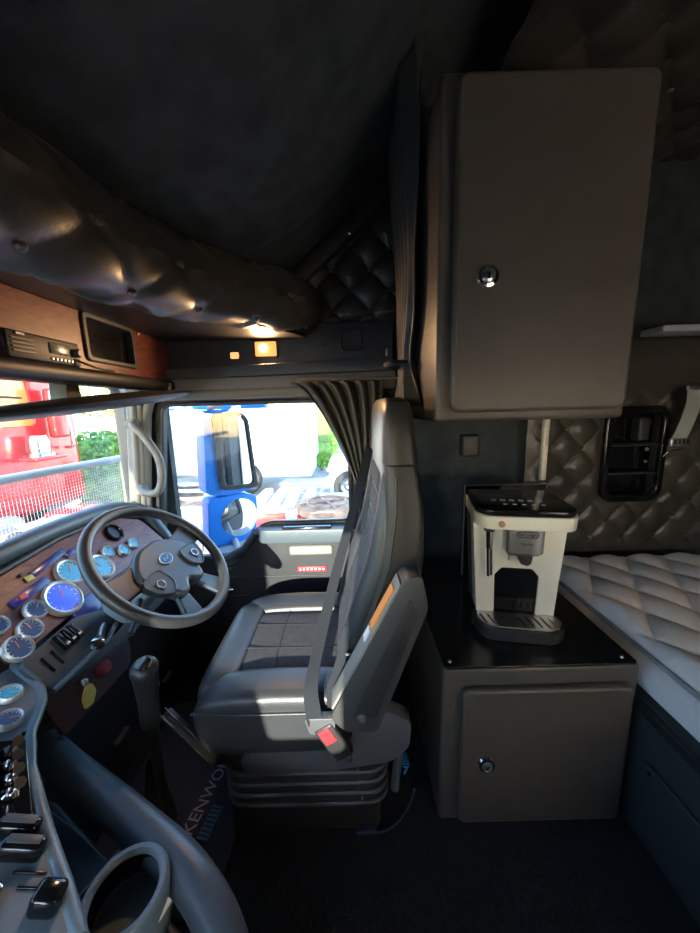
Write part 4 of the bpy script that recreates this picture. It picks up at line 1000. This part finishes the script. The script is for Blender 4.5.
B().tube(bez([(-4.0, 4.55, 1.45), (-3.93, 4.62, 1.42), (-3.93, 4.72, 1.0), (-3.93, 4.78, .48), (-4.05, 4.78, .42)], 6), .022, 10).build('mirror_bracket', M['chrome'], rt)
bx(rt, 'mirror_head', M['red'], -4.02, -3.88, 4.5, 4.72, .6, 1.35, .04)
B().tube([(-4.05, 3.75, 1.22), (-4.0, 4.2, 1.2)], .015, 8).build('wiper', M['plastic'], rt)
bx(rt, 'bumper', M['red'], -7.4, -4.1, 3.2, 3.6, -.9, -.3, .06)
B().lathe([(0, .30), (.10, .30), (.12, .22), (.12, .06), (.16, .04), (.16, 0), (0, 0)], (-3.95, 4.25, .36), n=24).build('chrome_canister', M['chrome'], rt)
bx(rt, 'canister_step', M['red'], -4.2, -3.80, 4.05, 4.5, .30, .36, .02)
wheel(rt, (-4.6, 4.35, GZ+.5), .5, .3, (1, 0, 0))
rt.location = (-6.9, 6.8, GZ); rt.scale = (1.3, 1.3, 1.12)
# red chassis trailer
rc = thing('red_trailer', (-4.8, 5.4, GZ), 'low red trailer chassis with white rails seen through the mesh guard', 'trailer')
bx(rc, 'deck', M['red'], -5.3, -3.0, 2.2, 4.9, -.95, -.75, .03)
for k in range(5): bx(rc, 'cross_member', M['white'], -5.25, -3.05, 2.4+k*.55, 2.48+k*.55, -.74, -.68, .01)
bx(rc, 'rail', M['white'], -3.35, -3.2, 2.2, 4.9, -.74, -.62, .02)
bx(rc, 'rail', M['offwhite'], -4.6, -4.45, 2.2, 4.9, -.74, -.62, .02)
bx(rc, 'engine_block', M['greymetal'], -4.3, -3.8, 3.1, 3.7, -.74, -.35, .05)
bx(rc, 'red_box', M['red'], -4.25, -3.75, 3.75, 4.3, -.74, -.25, .03)
bx(rc, 'grey_drum', M['greymetal'], -5.3, -4.7, 3.3, 4.0, -.74, -.3, .15)
B().tube(bez([(-5.6, 2.6, -.6), (-5.0, 2.9, -.25), (-4.4, 3.2, -.5), (-3.9, 3.0, -.3), (-3.5, 3.4, -.55)], 8), .04, 10).build('hose', M['tyre'], rc)
B().tube(bez([(-5.8, 3.1, -.6), (-5.2, 3.6, -.2), (-4.6, 3.8, -.45), (-4.1, 4.3, -.2)], 8), .035, 10).build('hose', M['white'], rc)
wheel(rc, (-3.4, 3.2, GZ+.42), .42, .28, (1, 0, 0)); wheel(rc, (-3.4, 4.3, GZ+.42), .42, .28, (1, 0, 0))
cr = B().box((-4.2, 5.0, -.44), (.62, .62, .34), .03).build('blue_crate', M['pbl']); tag(cr, 'pale blue ribbed crate on the red trailer behind the mesh guard', 'crate')
for k in range(5): B().box((-4.2, 4.685, -.57+k*.06), (.60, .012, .02)).build('rib', M['white'], cr, smooth=False)

rc.location.y += 1.2; rc.location.x -= .45
# shrubs, hedge, trees
def foliage(name, m, boxes, n, size, parent=None):
    b_ = B(); R = random.Random(sum(map(ord, name))+n)
    for (c, d) in boxes:
        for k in range(n):
            while True:
                q = Vector((R.uniform(-1, 1), R.uniform(-1, 1), R.uniform(-1, 1)))
                if .35 < (abs(q.x)**4+abs(q.y)**4+abs(q.z)**4) < 1.0: break
            p = Vector((c[0]+q.x*d[0]/2, c[1]+q.y*d[1]/2, c[2]+q.z*d[2]/2))
            a = Vector((R.gauss(0, 1), R.gauss(0, 1), R.gauss(0, 1))).normalized()*size; e = a.orthogonal().normalized()*size*.55
            b_.bm.faces.new([b_.V(p-a), b_.V(p+e), b_.V(p+a), b_.V(p-e)])
    return b_.build(name, m, parent, smooth=False)
def shrub(x, y, w, d, h, m, label, name='hedge', cat='hedge', n=1500, grp=None):
    t = thing(name, (x, y, GZ), label, cat, grp)
    foliage('foliage', m, [((x, y, GZ+h/2+.1), (w, d, h))], n, .07, t)
    B().cyl((x, y, GZ), (x, y, GZ+h*.7), .06, .03, 8).build('stem', M['bark'], t)
    B().box((x, y, GZ+h/2+.08), (w*.7, d*.7, h*.8), min(w, d, h)*.25).build('dark_core', M['leaf'], t)
shrub(-7.0, 9.5, 1.7, 1.2, 2.0, M['leaf'], 'rounded pale green shrub standing behind the red truck', 'shrub', 'shrub')
shrub(-5.75, 8.6, 1.35, .9, 1.9, M['leaf'], 'clipped bright green hedge left of the windscreen pillar')
shrub(-1.2, 14.0, 1.5, 1.2, 2.7, M['leaf'], 'green hedge beyond the white vehicles, seen beside the door curtain', n=2000)
def tree(x, y, h, label):
    t = thing('tree', (x, y, GZ), label, 'tree', 'trees behind the fence')
    B().tube([(x, y, GZ), (x+.1, y, GZ+h*.4), (x, y+.1, GZ+h*.7)], [.16, .12, .07], 10).build('trunk', M['bark'], t)
    foliage('crown', M['leaf2'], [((x, y, GZ+h*.7), (h*.55, h*.5, h*.6))], 2200, .13, t)
tree(-15.5, 17, 6.5, 'yellow green tree behind the pale fence, left one of the pair')
tree(-11.8, 17.5, 6.0, 'yellow green tree behind the pale fence, nearest the pillar')
fn = thing('picket_fence', (-10, 13, GZ), 'white picket fence behind the shrubs ahead', 'fence')
for k in range(60): B().box((-17+k*.2, 13, GZ+.95), (.09, .03, 1.7)).build('picket', M['white'], fn, smooth=False)
for z in (.4, 1.5): B().box((-11, 13.04, GZ+z), (12.2, .04, .09)).build('rail', M['white'], fn, smooth=False)
bd_ = thing('white_building', (-14, 24, GZ), 'long pale building beyond the trees', 'building')
bx(bd_, 'wall', M['white'], -30, -4, 24, 30, GZ, 3.0, .05); bx(bd_, 'roof', M['offwhite'], -30.4, -3.6, 23.6, 30.4, 3.0, 3.3, .05)
for k in range(8): bx(bd_, 'window', M['darkglass'], -28+k*3, -26.6+k*3, 23.96, 24.0, .2, 1.4, .01)

# white box truck beyond the mirror
wt = thing('white_box_truck', (-4.5, 9, GZ), 'white box-bodied truck with small dark window parked beyond the mirror', 'truck')
bx(wt, 'box_body', M['white'], -4.2, -1.15, 10.0, 12.4, -.45, 2.6, .06)
bx(wt, 'cab', M['white'], -6.0, -4.25, 10.0, 12.3, -.75, 1.7, .15)
plate('box_window', XZ(9.99), rounded([(-2.85, .78), (-2.30, .78), (-2.30, 1.22), (-2.85, 1.22)], .04), M['darkglass'], wt, .03)
bx(wt, 'chassis', M['white'], -5.9, -1.2, 10.3, 12.0, -.85, -.5, .03)
for x in (-3.2,): wheel(wt, (x, 10.15, GZ+.48), .48, .3)
# white ute at the far right of the window
wu = thing('white_van', (.0, 9.5, GZ), 'white van with black wheel partly hidden by the door curtain', 'van')
bx(wu, 'body', M['white'], -.62, 3.2, 9.2, 11.0, -.95, -.25, .18); bx(wu, 'cabin', M['white'], .0, 3.0, 9.3, 10.9, -.4, .45, .25)
plate('side_window', XZ(9.29), rounded([(.25, -.2), (1.3, -.2), (1.3, .25), (.5, .25)], .08), M['darkglass'], wu, .03)
wheel(wu, (-.05, 9.22, GZ+.42), .42, .26); wheel(wu, (2.5, 9.22, GZ+.42), .42, .26)
bx(wu, 'head_lamp', M['chrome'], -.66, -.56, 9.25, 9.6, -.65, -.45, .03)
# flatbed trailer with white deck
fb_ = thing('flatbed_trailer', (-1.6, 5.6, GZ), 'sunlit pale flatbed trailer deck stretching across behind the mirror', 'trailer')
bx(fb_, 'deck', M['offwhite'], -1.85, 1.4, 4.6, 7.4, -.78, -.66, .02)
for k in range(9): bx(fb_, 'cross_rail', M['greymetal'], -1.8, 1.35, 4.7+k*.32, 4.74+k*.32, -.66, -.645, .004)
bx(fb_, 'side_rail', M['red'], -1.85, 1.4, 4.52, 4.6, -.86, -.66, .01)
for k in range(4): bx(fb_, 'timber_baulk', M['offwhite'], -1.9+k*.32, -1.72+k*.32, 6.5-k*.16, 7.3, -.645, -.5, .02)
for x in (-1.3, -.2): wheel(fb_, (x, 4.85, GZ+.40), .40, .28)
B().prism([(-1.45, 4.62), (-.95, 4.72), (-1.4, 4.95)], -.65, -.26, 'z', .01).build('red_wedge', M['red'], fb_)
# rusty turntable ring in the foreground
tt = thing('turntable_ring', (-.32, 4.0, -.2), 'round rusty turntable plate with red underside just beyond door sill', 'turntable')
B().lathe([(0, .10), (.10, .12), (.34, .12), (.36, .10), (.36, .02), (.34, 0), (0, 0)], (-.30, 4.0, -.03), n=44).build('plate', M['rust'], tt)
B().torus((-.30, 4.0, .095), .24, .02, n=40).build('ridge', M['rust'], tt)
B().lathe([(0, 0), (.37, 0), (.37, -.07), (0, -.07)], (-.30, 4.0, -.03), n=44).build('under_ring', M['red'], tt)
for a in range(4):
    q = a*PI/2+.4; B().bar((-.30, 4.0, .10), (-.30+.33*math.cos(q), 4.0+.33*math.sin(q), .10), .03, .02).build('spoke', M['rust'], tt)
B().cyl((-.30, 4.0, GZ), (-.30, 4.0, -.10), .25).build('pedestal', M['red'], tt)
# trailer rails to the left of the mirror
lt = thing('ladder_trailer', (-3.4, 4.0, GZ), 'pale open ladder-frame trailer left of the blue mirror', 'trailer')
for x, xe in ((-1.95, -4.2), (-1.45, -3.3)): B().bar((x, 3.2, -.35), (xe, 7.6, -.35), .10, .14, .01).build('long_rail', M['offwhite'], lt)
for k in range(7):
    t = (k+.5)/7; B().bar((-1.95-2.25*t, 3.2+4.4*t, -.36), (-1.45-1.85*t, 3.2+4.4*t, -.36), .08, .06, .005).build('rung', M['rust'] if k % 3 == 1 else M['greymetal'], lt)
bx(lt, 'axle_frame', M['offwhite'], -3.1, -2.3, 4.8, 5.6, -.70, -.45, .03)
for x in (-3.3, -2.15): wheel(lt, (x, 5.2, GZ+.42), .42, .24, (1, 0, 0))
